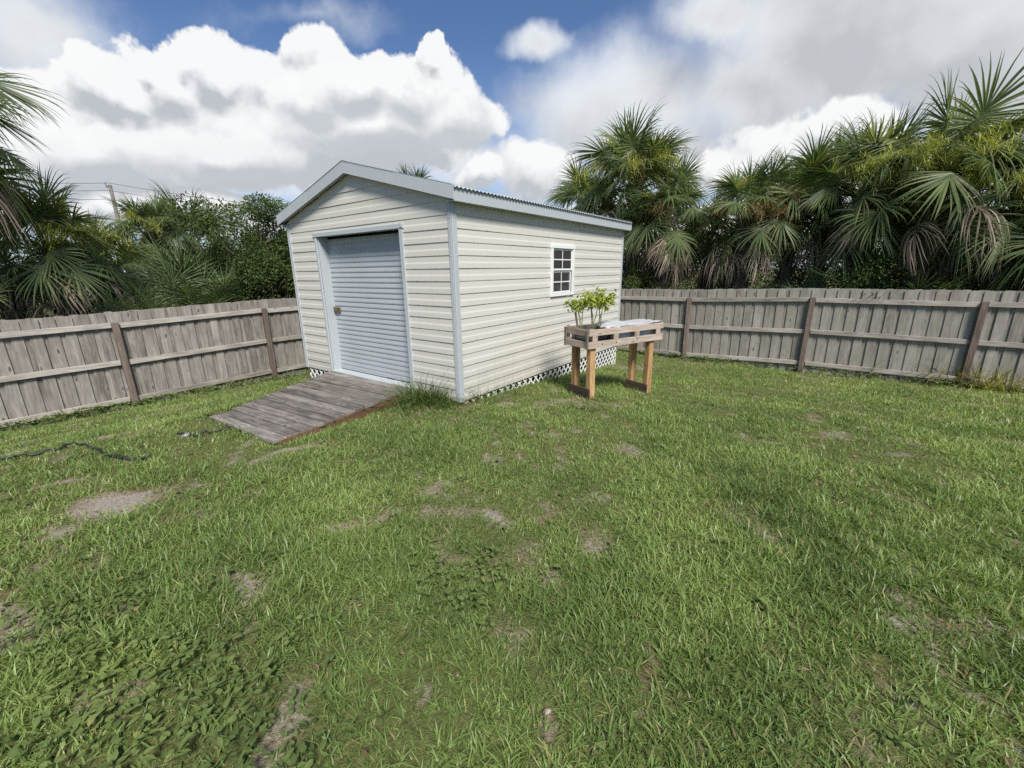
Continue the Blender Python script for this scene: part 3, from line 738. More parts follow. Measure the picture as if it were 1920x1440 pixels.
# ------------------------------------------------------------------ fences
def fence(name, label, P0, D, N, ks, ztop, pmat, partial=None, seed=1):
    """N points into the yard; rails and posts face the yard"""
    rr = random.Random(seed); root = empty(name, (P0[0], P0[1], 0), label=label, cat='fence')
    D3, N3, Z3 = V3(D[0], D[1], 0), V3(N[0], N[1], 0), V3(0, 0, 1)
    loc = lambda t, n, z: D3 * t + N3 * n + Z3 * z
    zt = lambda t: float(np.interp(t / BAY, *ztop))
    for k in ks[:-1]:
        t0, t1 = k * BAY, (k + 1) * BAY
        if partial and k == ks[-2]: t1 = partial
        mb = MB(); pitch = .198; n = max(1, round((t1 - t0) / pitch))
        for i in range(2 * n):
            back = i % 2
            c = t0 + (i / 2 + .25) * (t1 - t0) / n + rr.uniform(-.010, .010)
            w = rr.uniform(.130, .142); top = zt(c) + rr.uniform(-.008, .008); bot = float(g(*(P0 + D * c))) - .03 + rr.uniform(-.02, .03)
            nn = -.012 - back * .0165 + rr.uniform(-.003, .003); th = .016; tilt = rr.uniform(-.006, .006)
            e = .028
            pr = [(-w / 2, bot), (w / 2, bot), (w / 2, top - e), (w / 2 - e * .45, top - e * .25), (w / 2 - e * 1.1, top), (-w / 2 + e * 1.1, top), (-w / 2 + e * .45, top - e * .25), (-w / 2, top - e)]
            vs = [loc(c + x + tilt * (z - bot), nn, z) for x, z in pr] + [loc(c + x + tilt * (z - bot), nn - th, z) for x, z in pr]
            bc = [(z, x, 0) for x, z in pr] + [(z, x, -th) for x, z in pr]
            m_ = len(pr); fs = [tuple(range(m_)), tuple(range(2 * m_ - 1, m_ - 1, -1))] + [(j, j + m_, (j + 1) % m_ + m_, (j + 1) % m_) for j in range(m_)]
            mb.add(vs, fs, rr.random() * (.85 if back else 1.), bc)
        mb.build('picket_panel', pmat, root)
        for dz, w in ((-.235, .088), (-.90, .088), (-1.585, .088)):
            t = MB(); a, b_ = t0 + (.052 if k > ks[0] else -.05), t1 - .052
            ja, jb = rr.uniform(-.008, .008), rr.uniform(-.008, .008)
            t.bar(loc(a, .019, zt(t0) + dz + ja), loc(b_, .019, zt(t1) + dz + jb), .038, w); t.build('rail', M['rail'], root)
    for k in ks:
        t_ = k * BAY
        if partial and k == ks[-1]: t_ = partial
        t = MB(); gb = float(g(*(P0 + D * t_))); tw = rr.uniform(-.012, .012)
        a, b_ = loc(t_ + tw, .035, gb - .25), loc(t_, .03, zt(t_) - .185)
        t.bar(a, b_, .094, .094, up=N3, ch=.005); t.build('post', M['post'], root)
    return root
A_ = np.array([[DL[0], -DR[0]], [DL[1], -DR[1]]]); tt = np.linalg.solve(A_, PR - PL)      # corner behind the shed
kl, kr = tt[0] / BAY, tt[1] / BAY
ksL = list(range(-3, int(math.floor(kl)) + 1)) + [int(math.floor(kl)) + 1]
fence('wooden_fence', 'brownish weathered picket fence running behind the ramp towards the shed', PL, DL, NL, ksL, ([-3, -.25, 0, 1, 3], [.97, .993, 1.015, 1.077, 1.10]), M['picket_brown'], partial=tt[0] - .05, seed=4)
ksR = list(range(int(math.floor(kr)), 5))
fence('wooden_fence', 'greenish grey weathered picket fence behind the planter, below the palms', PR + DR * 0, DR, -NR, ksR, ([kr, 0, 1, 2, 4], [1.09, 1.115, 1.186, 1.178, 1.16]), M['picket'], seed=9)

# ------------------------------------------------------------------ the planter
pa = math.atan2(.515, .857)
planter = empty('raised_planter', (1.047, 5.522, 0), pa, label='raised planter built from pallet boards on four thick square legs', cat='planter')
PLn, PWd, ZB, ZT = 1.362, .477, .608, .852      # local x along its length, local y back towards the shed wall
for (x, y) in ((.075, .06), (.075, PWd - .10), (PLn - .14, .06), (PLn - .14, PWd - .10)):
    w = planter.matrix_world; wx = 1.047 + math.cos(pa) * x - math.sin(pa) * y; wy = 5.522 + math.sin(pa) * x + math.cos(pa) * y
    t = MB(); zb = gz(wx, wy) - .12; j = rnd.uniform(-.01, .01); t.bar((x + j, y, zb), (x, y, ZB + .01), .092, .092, up=V3(0, 1, 0), ch=.006); t.build('leg', M['leg'], planter)
for x in (.075, PLn - .14):
    wx = 1.047 + math.cos(pa) * x - math.sin(pa) * .2; wy = 5.522 + math.sin(pa) * x + math.cos(pa) * .2; zb = gz(wx, wy)
    t = MB(); t.abox(x - .072, x - .048, .0, PWd - .05, zb - .03, zb + .15, 'y'); t.build('foot_brace', M['dark_wood'], planter)
for y in (-.02, PWd - .02):
    for z0, z1 in ((ZB - .01, ZB + .082), (ZT - .086, ZT)):
        t = MB(); t.bar((-.03, y + .009, (z0 + z1) / 2), (PLn + .03, y + .009, (z0 + z1) / 2 + rnd.uniform(-.004, .004)), .018, z1 - z0, ch=.002); t.build('side_board', M['pallet'], planter)
    for x in (.07, .455, .86, PLn - .06):
        t = MB(); t.abox(x - .022, x + .022, *((y + .0185, y + .105) if y < .1 else (y - .088, y - .0005)), ZB + .002, ZT - .003, 'z'); t.build('spacer_block', M['pallet'], planter)
        if y < .1:
            t = MB(); t.abox(x - .045, x + .045, y + .0, y + .017, ZB + .083, ZT - .087, 'z', .002); t.build('spacer_block', M['pallet'], planter)
for x in (-.05, PLn + .032):
    for z0, z1 in ((ZB - .008, ZB + .083), (ZT - .088, ZT + .002)):
        t = MB(); t.abox(x, x + .018, -.02, PWd + .0, z0, z1, 'y'); t.build('end_board', M['pallet'], planter)
t = MB(); t.abox(-.074, -.052, -.03, .012, ZB - .012, ZT + .004, 'z'); t.abox(-.074, -.052, PWd - .05, PWd - .008, ZB - .012, ZT + .004, 'z'); t.build('corner_post', M['post'], planter)
t = MB()
for i in range(5): t.abox(-.028, PLn + .028, .008 + i * .085, .084 + i * .085, ZB + .012, ZB + .028, 'x')
t.build('bottom_slats', M['pallet'], planter)
t = MB(); t.bar((-.045, PWd - .08, ZB + .02), (-.01, PWd - .02, ZT + .02), .07, .012, up=V3(1, 0, 0)); t.build('corner_cleat', M['pallet'], planter)
t = MB()
for x in (.20, .455, .86): t.abox(x - .008, x + .008, -.027, -.019, ZB + .035, ZB + .051, 'z', .003)
t.build('bolt', M['black'], planter)
def toworld(x, y, z): return V3(1.047 + math.cos(pa) * x - math.sin(pa) * y, 5.522 + math.sin(pa) * x + math.cos(pa) * y, z)
def bag(x0, x1, mat, label, seed, zt=.81):
    rg = np.random.default_rng(seed); nu, nv = 40, 20; vs = []
    cx, hx = (x0 + x1) / 2, (x1 - x0) / 2; zc, hz = (ZB + .032 + zt) / 2, (zt - ZB - .032) / 2
    for j in range(nv + 1):
        ph = -PI / 2 + PI * j / nv
        for i in range(nu):
            th = 2 * PI * i / nu; f = lambda c, p: math.copysign(abs(c) ** p, c)
            x, y, z = f(math.cos(ph), .5) * f(math.cos(th), .45), f(math.cos(ph), .5) * f(math.sin(th), .45), f(math.sin(ph), .6)
            cr = (fbm(x * 2.4 + seed, z * 5 + y * 3, 3) - .5) * .16 + abs(fbm(x * 6 + y * 4, z * 9 + seed, 3) - .5) * -.14
            vs.append((x * hx * (1 + cr * .5), y * (PWd / 2 - .055) * (1 + cr * .45), z * hz * (1 + cr)))
    fs = [(j * nu + i, j * nu + (i + 1) % nu, (j + 1) * nu + (i + 1) % nu, (j + 1) * nu + i) for j in range(nv) for i in range(nu)]
    t = MB(); t.add(vs, fs, .4); p = toworld(cx, PWd / 2, zc)
    o = t.build('soil_bag', mat, None, smooth=True, label=label, cat='bag', group='soil bags in the planter'); o.location = p; o.rotation_euler = (0, 0, pa); return o
bag(.01, .50, M['bag_dark'], 'black plastic soil bag under the pepper plants at the near end of the planter', 3, .78)
bag(.49, .90, M['bag_grey'], 'silver plastic soil bag showing through the middle gap of the planter', 8, .81)
bag(.89, PLn - .01, M['bag_grey'], 'silver plastic soil bag at the far end of the planter from the plants', 14, .81)
# folded white sheeting on top
t = MB(); nu, nv = 46, 22; vs = []
for j in range(nv + 1):
    for i in range(nu + 1):
        a, b_ = i / nu, j / nv
        x = .42 + a * .96 + .02 * math.sin(b_ * 9); y = -.015 + b_ * .45
        z = .836 + .035 * fbm(x * 5, y * 9, 4) + .03 * abs(math.sin(b_ * 11 + 2 * a)) * (fbm(x * 3 + 9, y * 3, 2)) + (.05 * math.exp(-((a - .3) / .16) ** 2 - ((b_ - .8) / .25) ** 2)) + .03 * max(0, a - .85) * 4 * (1 - b_) - .05 * max(0, .12 - a) * 5
        vs.append((x, y, z))
q = nu + 1
t.add(vs, [(j * q + i, j * q + i + 1, (j + 1) * q + i + 1, (j + 1) * q + i) for j in range(nv) for i in range(nu)], .3)
sh = t.build('plastic_sheet', M['sheeting'], None, smooth=True, label='crumpled white plastic sheet folded over the bags in the planter', cat='plastic sheet')
sh.location = toworld(0, 0, 0); sh.rotation_euler = (0, 0, pa); sm = sh.modifiers.new('thickness', 'SOLIDIFY'); sm.thickness = .004
# pepper plants and the stake
def pepper(lx, ly, h, seed, label, sprd=.2):
    rg = np.random.default_rng(seed); root = empty('pepper_plant', toworld(lx, ly, .755), rg.uniform(0, 6), label=label, cat='plant', group='pepper plants in the planter')
    t = MB(); tips = []
    for k in range(3):
        a = rg.uniform(0, 2 * PI); sp = sprd * rg.uniform(.2, .7)
        m1 = V3(math.cos(a) * sp * .3, math.sin(a) * sp * .3, h * .42); e = V3(math.cos(a) * sp, math.sin(a) * sp, h * rg.uniform(.75, 1.))
        t.tube([(0, 0, 0), m1 * .5 + rg.normal(0, .008, 3), m1, (m1 + e) / 2 + rg.normal(0, .015, 3), e], [.009, .008, .007, .005, .003], 6); tips.append(m1 * .3 + e * .7); tips.append(e)
        for j in range(4):
            a2 = rg.uniform(0, 2 * PI); b0 = m1 + (e - m1) * rg.uniform(.5, 1.); b1 = b0 + V3(math.cos(a2) * .13, math.sin(a2) * .13, rg.uniform(.0, .1))
            t.tube([b0, (b0 + b1) / 2 + (0, 0, .012), b1], [.004, .003, .002], 5); tips.append(b1)
    t.build('stem', M['stem'], root, smooth=True)
    P, D = [], []
    for c in tips:
        for j in range(8):
            a2 = rg.uniform(0, 2 * PI); P.append(c + rg.normal(0, .035, 3)); D.append((math.cos(a2), math.sin(a2), rg.uniform(-1.1, .2)))
    P, D = np.array(P), np.array(D); n = len(P)
    v, f, r_ = leaves(P, D, np.array([0, 0, 1.]) + rg.normal(0, .3, (n, 3)), rg.uniform(.075, .125, n), rg.uniform(.028, .044, n), rg.random(n), .2)
    link('foliage', mesh_np('foliage', v, [f], r_), M['pepper'], root)
pepper(.10, .30, .54, 21, 'leafy yellow green pepper plant nearest the wooden stake', .22)
pepper(.26, .24, .60, 22, 'leafy yellow green pepper plant in the middle of the planter, tallest of three', .24)
pepper(.42, .30, .54, 25, 'leafy yellow green pepper plant beside the white plastic sheet', .24)
t = MB(); t.bar(toworld(.04, .26, .66), toworld(-.02, .30, 1.07), .028, .02, up=V3(0, 1, 0)); t.build('wooden_stake', M['post'], None, label='short wooden stake standing beside the pepper plants', cat='stake')

# ------------------------------------------------------------------ hose on the lawn
def hose(pts, label, conn=None):
    P = [onground(x, y) for x, y in pts]; Q = []
    for i in range(len(P) - 1):
        for k in range(5):
            t_ = k / 5; Q.append(P[i] * (1 - t_) + P[i + 1] * t_ + V3(rnd.uniform(-.02, .02), rnd.uniform(-.02, .02), 0))
    Q.append(P[-1]); Q = [V3(q[0], q[1], gz(q[0], q[1]) + .022 + rnd.uniform(-.008, .022)) for q in Q]
    t = MB(); t.tube(Q, .0105, 8); o = t.build('garden_hose', M['black'], None, smooth=True, label=label, cat='hose', group='black hose in the grass')
    if conn:
        c = Q[conn]; d = nrm(Q[conn + 1] - c); t = MB(); t.tube([c - d * .035, c + d * .035], .024, 10); t.build('connector', M['steel'], o, smooth=True)
hose([(-30, 872), (50, 858), (105, 848), (138, 836), (168, 842), (196, 856), (240, 866), (285, 864)], 'black fabric hose snaking through the grass below the brown fence')
hose([(336, 815), (352, 819), (372, 820), (400, 812), (432, 806)], 'black hose end with a shiny connector beside the ramp', 5)
p = onground(1026, 1338)
rg = np.random.default_rng(8); bm_ = MB()
vs = []; 
for j in range(9):
    for i in range(14):
        th, ph = 2 * PI * i / 14, -PI / 2 + PI * j / 8; r_ = 1 + (fbm(math.cos(th) * 2 + 5, math.sin(th) * 2 + ph * 2, 2) - .5) * .8
        vs.append((.016 * r_ * math.cos(ph) * math.cos(th), .012 * r_ * math.cos(ph) * math.sin(th), .010 * r_ * math.sin(ph)))
bm_.add(vs, [(j * 14 + i, j * 14 + (i + 1) % 14, (j + 1) * 14 + (i + 1) % 14, (j + 1) * 14 + i) for j in range(8) for i in range(14)])
o = bm_.build('stone', M['stone'], None, smooth=True, label='small pale stone lying on bare soil in the grass', cat='stone'); o.location = (p[0], p[1], gz(p[0], p[1]) + .012)

# ------------------------------------------------------------------ tall tufts and weeds
def tuft(P, n, ln, spread, mat, label, seed, group=None, name='grass_tuft', lean=.45, wd=.007):
    rg = np.random.default_rng(seed); x = rg.normal(0, spread, n); y = rg.normal(0, spread, n)
    z = gzv(P[0] + x, P[1] + y) - gz(P[0], P[1])
    az = np.arctan2(y, x) + rg.normal(0, .7, n)
    v, f, r_ = blades(np.stack([x, y, z - .01], -1), az, np.abs(rg.normal(lean, .3, n)), ln * rg.uniform(.5, 1.15, n), wd * rg.uniform(.7, 1.3, n), rg.uniform(.4, 1.9, n), rg.random(n), 5, rg.normal(0, .5, n))
    o = link(name, mesh_np(name, v, [f], r_, smooth=True), mat, label=label, cat='grass tuft', group=group); o.location = (P[0], P[1], gz(P[0], P[1])); return o
q = S(.55, -.16); tuft(q, 620, .52, .17, M['tuft'], 'tall green grass tuft between the ramp and the shed corner', 1, wd=.010, lean=.6)
q = S(.12, -.08); tuft(q, 200, .34, .10, M['tuft'], 'tall green grass tuft at the foot of the shed corner', 2, wd=.008)
q = S(-.10, .35); tuft(q, 170, .34, .16, M['tuft'], 'thin tall grass beside the white lattice near the shed corner', 3)
q = S(-.10, 1.05); tuft(q, 120, .30, .16, M['tuft'], 'thin tall grass against the lattice below the shed window side', 5)
q = S(-.08, 2.0); tuft(q, 120, .34, .1, M['tuft'], 'tall grass at the lattice behind the planter legs', 6)
for i, (px, py, n, ln, lab) in enumerate(((1500, 690, 60, .40, 'yellowed grass clump at the foot of the second post of the grey fence'), (1625, 705, 70, .42, 'sprawling yellow green grass clump under the bottom rail of the grey fence'), (1745, 717, 70, .46, 'arching yellow grass clump just left of the reddest fence post'),
                                         (1775, 720, 60, .48, 'arching yellow grass clump touching the reddest fence post'), (1838, 728, 80, .5, 'arching yellow grass clump just right of the reddest fence post'), (1885, 735, 60, .46, 'arching yellow grass clump closest to the end of the grey fence'))):
    q = onground(px, py); tuft(q, n * 2, ln * 1.3, .15, M['tuft_yellow'], lab, 30 + i, 'yellowed grass clumps along the grey fence', lean=.35, wd=.014)
for i, (px, py, lab) in enumerate(((470, 700, 'weedy grass tuft left of the fence post nearest the shed'), (300, 752, 'weedy grass tuft right of the leaning brown fence post'), (140, 785, 'weedy grass tuft under the bottom rail at the near end of the brown fence'))):
    q = onground(px, py); tuft(q, 150, .36, .2, M['tuft'], lab, 50 + i, 'weedy tufts along the brown fence', lean=.5)
# strip of weeds at the fence feet, and the broad leaved patch in the foreground
def weedleaves(X, Y, hgt, leaf, rg, per=5):
    n = len(X); P0 = np.stack([X, Y, gzv(X, Y)], -1); h = hgt * rg.uniform(.4, 1.2, n)
    P = np.repeat(P0 + np.stack([rg.normal(0, .01, n), rg.normal(0, .01, n), h], -1), per, 0); k = n * per
    az = rg.uniform(0, 2 * PI, k); D = np.stack([np.cos(az), np.sin(az), rg.uniform(-.35, .45, k)], -1)
    return leaves(P + D * .012, D, np.array([0, 0, 1.]) + rg.normal(0, .3, (k, 3)), leaf * rg.uniform(.4, 1.4, k), leaf * rg.uniform(.42, .72, k), np.repeat(rg.random(n), per) * .7 + rg.random(k) * .3, .12, True)
rg = np.random.default_rng(77); X, Y, SZ = [], [], []
for px, py, sx, n in ((330, 1290, .24, 54), (220, 1250, .20, 22), (440, 1240, .16, 20), (250, 1380, .28, 36), (480, 1390, .16, 24), (560, 1410, .14, 16), (60, 1380, .2, 16), (850, 1090, .16, 40), (870, 1150, .1, 24), (310, 1130, .2, 18), (120, 1180, .25, 50)):
    q = onground(px, py); X.append(rg.normal(q[0], sx, n)); Y.append(rg.normal(q[1], sx * .6, n))
X, Y = np.concatenate(X), np.concatenate(Y); ok = np.hypot(X, Y) > .5; X, Y = X[ok], Y[ok]
v1, f1, r1 = weedleaves(X, Y, .055, .034, rg)
Xs, Ys = [], []
for P0, D, N, a, b_, n in ((PL, DL, NL, -4, 6, 900), (PR, DR, -NR, -3, 9, 500)):
    t_ = rg.uniform(a, b_, n); d = np.abs(rg.normal(.02, .22, n)) + .02; Xs.append(P0[0] + D[0] * t_ + N[0] * d); Ys.append(P0[1] + D[1] * t_ + N[1] * d)
Xs, Ys = np.concatenate(Xs), np.concatenate(Ys); ok = ~inside_shed(Xs, Ys, .05)
v2, f2, r2 = weedleaves(Xs[ok], Ys[ok], .12, .05, rg)
n = 260; a = rg.uniform(-1.1, 1.1, n); d = np.sqrt(rg.uniform(2, 60, n)); X3, Y3 = d * np.sin(a), d * np.cos(a); ok = ~inside_shed(X3, Y3, .1) & ~in_ramp(X3, Y3) & (-((X3 - PR[0]) * NR[0] + (Y3 - PR[1]) * NR[1]) > .1) & (((X3 - PL[0]) * NL[0] + (Y3 - PL[1]) * NL[1]) > .1)
v3, f3, r3 = weedleaves(X3[ok], Y3[ok], .05, .04, rg)
link('weeds', mesh_np('weeds', np.concatenate([v1, v2, v3]), [np.concatenate([f1, f2 + len(v1), f3 + len(v1) + len(v2)])], np.concatenate([r1, r2, r3])), M['weed'], kind='stuff', label='low broad leaved weeds creeping through the lawn and along the fence feet', cat='weeds')

n = 1500; a = rg.uniform(-1.15, 1.15, n); d = np.sqrt(rg.uniform(.6, 90, n)); X4, Y4 = d * np.sin(a), d * np.cos(a)
ok = ~inside_shed(X4, Y4, .02) & ~in_ramp(X4, Y4) & (-((X4 - PR[0]) * NR[0] + (Y4 - PR[1]) * NR[1]) > .05) & (((X4 - PL[0]) * NL[0] + (Y4 - PL[1]) * NL[1]) > .05); X4, Y4 = X4[ok], Y4[ok]; n = len(X4)
az = rg.uniform(0, 2 * PI, n)
v, f, r_ = leaves(np.stack([X4, Y4, gzv(X4, Y4) + rg.uniform(.004, .03, n)], -1), np.stack([np.cos(az), np.sin(az), rg.normal(0, .15, n)], -1), np.array([0, 0, 1.]) + rg.normal(0, .35, (n, 3)), rg.uniform(.015, .055, n), rg.uniform(.006, .022, n), rg.random(n), .3)
M['litter'] = leafmat('dry_leaf', [(0, (.07, .045, .028)), (.5, (.20, .14, .09)), (1, (.38, .30, .20))], trans=.1, rough=.8, spec=.1)
link('leaf_litter', mesh_np('leaf_litter', v, [f], r_), M['litter'], kind='stuff', label='scattered dry brown leaf bits lying in the lawn', cat='leaf litter')

# ------------------------------------------------------------------ palms
def frond_mesh(elev, seed, pet=.85, bl=1.0, nseg=46, droop=1., dead=False, spread=150, lift=.22, twist=0.):
    """fan leaf in the XZ plane: stalk, curved rib and pleated segments that droop at the tips"""
    rg = np.random.default_rng(seed); V, Fq, Rn = [], [], []
    Y = V3(0, 1, 0); G = V3(0, 0, -1)
    p = V3(0, 0, 0); d = V3(math.cos(elev), 0, math.sin(elev))
    def strip(pts, ws, ns, fold, r_):
        k = len(V)
        for q, w, (sd, nn) in zip(pts, ws, ns):
            V.extend([q - sd * w / 2 + nn * w * fold, q, q + sd * w / 2 + nn * w * fold]); Rn.extend([r_] * 3)
        for i in range(len(pts) - 1):
            for j in (0, 1): Fq.append((k + i * 3 + j, k + i * 3 + j + 1, k + (i + 1) * 3 + j + 1, k + (i + 1) * 3 + j))
    pts = [p]; ns = []
    for i in range(6):
        ns.append((Y, nrm(np.cross(d, Y)) * -1)); p = p + d * pet / 6; d = nrm(d + G * .05 * droop * max(.15, abs(math.cos(elev)))); pts.append(p)
    ns.append((Y, nrm(np.cross(d, Y)) * -1))
    N0 = nrm(np.cross(d, Y)) * -1; Y = nrm(Y * math.cos(twist) + N0 * math.sin(twist))
    r0 = rg.uniform(.5, .75)
    strip(pts, [.05, .036, .03, .027, .025, .024, .024], ns, .5, r0); strip(pts, [.05, .036, .03, .027, .025, .024, .024], ns, -.45, r0)
    costa = [(p.copy(), d.copy())]; cl = bl * .42
    for i in range(6): p = p + d * cl / 6; d = nrm(d + G * (.13 if not dead else .05) * droop); costa.append((p.copy(), d.copy()))
    for i in range(nseg):
        if dead and rg.random() < .2: continue
        u_ = -1 + 2 * (i + .5) / nseg; a = u_ * R(spread); t_ = (1 - abs(u_)) * 5.6; k = int(t_); fr = t_ - k
        b0 = costa[k][0] * (1 - fr) + costa[min(k + 1, 6)][0] * fr; T = nrm(costa[k][1] * (1 - fr) + costa[min(k + 1, 6)][1] * fr)
        N = nrm(np.cross(T, Y)) * -1
        if N[2] < 0 and elev < 1.2: N = N
        dd = nrm(T * math.cos(a) + (Y * math.copysign(1, 1)) * math.sin(a) + N * lift * abs(math.sin(a)) * (1 if not dead else .2) + rg.normal(0, .06 if not dead else .22, 3))
        ln = bl * (.66 + .34 * math.cos(a * .62)) * rg.uniform(.9, 1.06)
        w0 = .041 * bl * (rg.uniform(.9, 1.1) if not dead else rg.uniform(.5, .9))
        q = b0; ps, nn = [], []; ws = np.array([.35, .85, 1., .85, .58, .30, .03]) * w0; m_ = 6
        kink = rg.random() < .35
        for j in range(m_ + 1):
            ps.append(q); sd = np.cross(dd, N); sd = nrm(sd) if np.linalg.norm(sd) > 1e-3 else Y; nn.append((sd, nrm(np.cross(sd, dd))))
            s_ = (j / m_); q = q + dd * ln / m_
            bend = droop * (.02 + .55 * s_ ** 2.4) * (1.6 if kink and j >= 3 else 1) if not dead else .75
            dd = nrm(dd + G * bend + rg.normal(0, .018 if not dead else .12, 3))
        strip(ps, ws, nn, .28 if not dead else rg.uniform(.1, .7), np.clip(rg.normal(.45, .17), 0, .9) if rg.random() > .05 else .97)
    return mesh_np('frond', np.array(V), [np.array(Fq)], np.array(Rn), smooth=False)
FR = {}
for key, es in (('up', (80, 68, 56)), ('mid', (46, 32, 18)), ('low', (2, -14, -28))):
    FR[key] = [frond_mesh(R(e), 100 + i * 7 + len(key) * 31 + j * 51, pet=.80, bl=.88, droop={'up': 1.15, 'mid': 1.35, 'low': 1.35}[key], spread=150 - 14 * j, lift=.30, twist=tw) for i, e in enumerate(es) for j, tw in enumerate((.15, .75, -.85))]
FR['dead'] = [frond_mesh(R(e), 300 + i, pet=.8, bl=.85, nseg=34, droop=1., dead=True, spread=95) for i, e in enumerate((-15, -35, -55))]
FR['pal'] = [frond_mesh(R(e), 400 + i, pet=.75, bl=.72, nseg=30, droop=.35, spread=125, lift=.1) for i, e in enumerate((74, 60, 46, 30))]
for k in ('up', 'mid', 'low'):
    for m_ in FR[k]: m_.materials.append(M['frond'])
for m_ in FR['dead']: m_.materials.append(M['dead_frond'])
for m_ in FR['pal']: m_.materials.append(M['frond_blue'])
def spray_mesh(seed, ln=1.0, n=420):
    """a branching flower stalk: an arching stem with side branches of fine tassels"""
    rg = np.random.default_rng(seed); t = MB(); p = V3(0, 0, 0); d = nrm(V3(.75, 0, .65)); pts = [p]
    for i in range(8): p = p + d * ln / 8; d = nrm(d + V3(.03, rg.normal(0, .05), -.17)); pts.append(p)
    t.tube(pts, [.014 - .0014 * i for i in range(9)], 5, rn=.2)
    Pb, az, le, ll = [], [], [], []
    for i in range(2, 9):
        for k in range(7):
            b0 = pts[i]; bd = nrm(rdirs(1, rg)[0] + V3(.3, 0, -.15)); bl_ = ln * .34 * rg.uniform(.5, 1)
            for j in range(13):
                Pb.append(b0 + bd * bl_ * j / 12 + V3(0, 0, -.10 * (j / 12) ** 2) + rg.normal(0, .012, 3)); az.append(rg.uniform(0, 2 * PI)); le.append(rg.uniform(.4, 2.7)); ll.append(ln * .13 * rg.uniform(.5, 1.2))
    Pb = np.array(Pb); k = len(Pb)
    v, f, r_ = blades(Pb, np.array(az), np.array(le), np.array(ll), np.full(k, .009), rg.uniform(-.5, .9, k), rg.random(k), 2)
    k0 = len(t.v); t.v += [tuple(q) for q in v]; t.f += [tuple(int(i) + k0 for i in q) for q in f]; t.r += list(r_); t.b += [tuple(q) for q in v]
    return mesh_np('flower_stalk', np.array(t.v), [np.array([q for q in t.f if len(q) == 4]), ], t.r, np.array(t.b))
SPR = [spray_mesh(61), spray_mesh(62)]; SPB = [s_.copy() for s_ in SPR]
for m_ in SPR: m_.materials.append(M['bloom'])
for m_ in SPB: m_.materials.append(M['bloom_brown'])
def trunk_mesh(h, r_):
    t = MB(); n = max(4, int(h / .35)); pts = [(0.03 * math.sin(i * .9), .03 * math.cos(i * .7), h * i / n) for i in range(n + 1)]
    t.tube(pts, [r_ * (1.15 - .15 * min(1, i / 3)) for i in range(n + 1)], 12)
    k = 0; z = .1
    while z < h:
        a = k * 2.39996; c = V3(math.cos(a), math.sin(a), 0); b0 = c * r_ * .95 + V3(0, 0, z)
        t.bar(b0, b0 + c * .13 + V3(0, 0, .26), .09, .025, up=c, ch=.006); k += 1; z += .045
    me = t.build('trunk', M['palm_trunk'], None); d_ = me.data; bpy.data.objects.remove(me); return d_
def palm(P, label, sc=1., nf=26, ndead=6, bloom=0, brown=0, seed=0, group='sabal palms beyond the fences', base=None, trunk=True, name='palm_tree', lo=.74):
    rr = random.Random(seed); zb = base if base is not None else -.7
    root = empty(name, (P[0], P[1], zb), label=label, cat='palm tree', group=group); h = P[2] - zb
    if trunk: link('trunk', trunk_mesh(max(.3, h), .15 * sc), None, root)
    def put(me, az, z, s_, roll=0., nm='frond'):
        o = link(nm, me, None, root); o.location = (.05 * math.cos(az), .05 * math.sin(az), z); o.rotation_euler = Euler((roll, rr.uniform(-.12, .12), az)); o.scale = (s_, s_ * rr.choice((-1, 1)), s_); return o
    nf = int(nf * 1.45)
    for i in range(nf):
        t_ = (i + .5) / nf; az = i * 2.39996 + rr.uniform(-.25, .25) + seed
        key = 'up' if t_ < .36 else 'mid' if t_ < lo else 'low'
        put(rr.choice(FR[key]), az, h - t_ * .35 * sc + .1, sc * rr.uniform(.86, 1.12) * (.85 if t_ < .1 else 1), rr.uniform(-.3, .3))
    ac = math.atan2(-P[1], -P[0])
    for i in range(ndead): put(rr.choice(FR['dead']), (i * 2.39996 + seed * 1.7) if i % 2 else ac + rr.uniform(-1.3, 1.3), h - .35 * sc, sc * rr.uniform(.8, 1.15), rr.uniform(-.4, .4), 'dead_frond')
    ac = math.atan2(-P[1], -P[0])
    for i in range(bloom): put(rr.choice(SPR), ac + (i - (bloom - 1) / 2) * .8 + rr.uniform(-.3, .3), h + .15, sc * rr.uniform(1.25, 1.7), 0, 'flower_stalk')
    for i in range(brown): put(rr.choice(SPB), ac + (i - (brown - 1) / 2) * .7 + rr.uniform(-.3, .3), h, sc * rr.uniform(1.2, 1.5), 0, 'seed_stalk')
    return root
def palmetto(P, label, sc, n, seed, group='saw palmettos behind the fences'):
    rr = random.Random(seed); root = empty('saw_palmetto', (P[0], P[1], -.65), label=label, cat='palmetto', group=group)
    for i in range(n):
        az = i * 2.39996 + seed; o = link('frond', rr.choice(FR['pal']), None, root)
        q = rr.uniform(.0, .55) * sc; o.location = (math.cos(az) * q, math.sin(az) * q, max(0, P[2] + .65 - .9 * sc) * rr.uniform(.55, 1.)); o.rotation_euler = (rr.uniform(-.3, .3), rr.uniform(-.15, .1), az); s_ = sc * rr.uniform(.8, 1.2); o.scale = (s_, s_, s_)
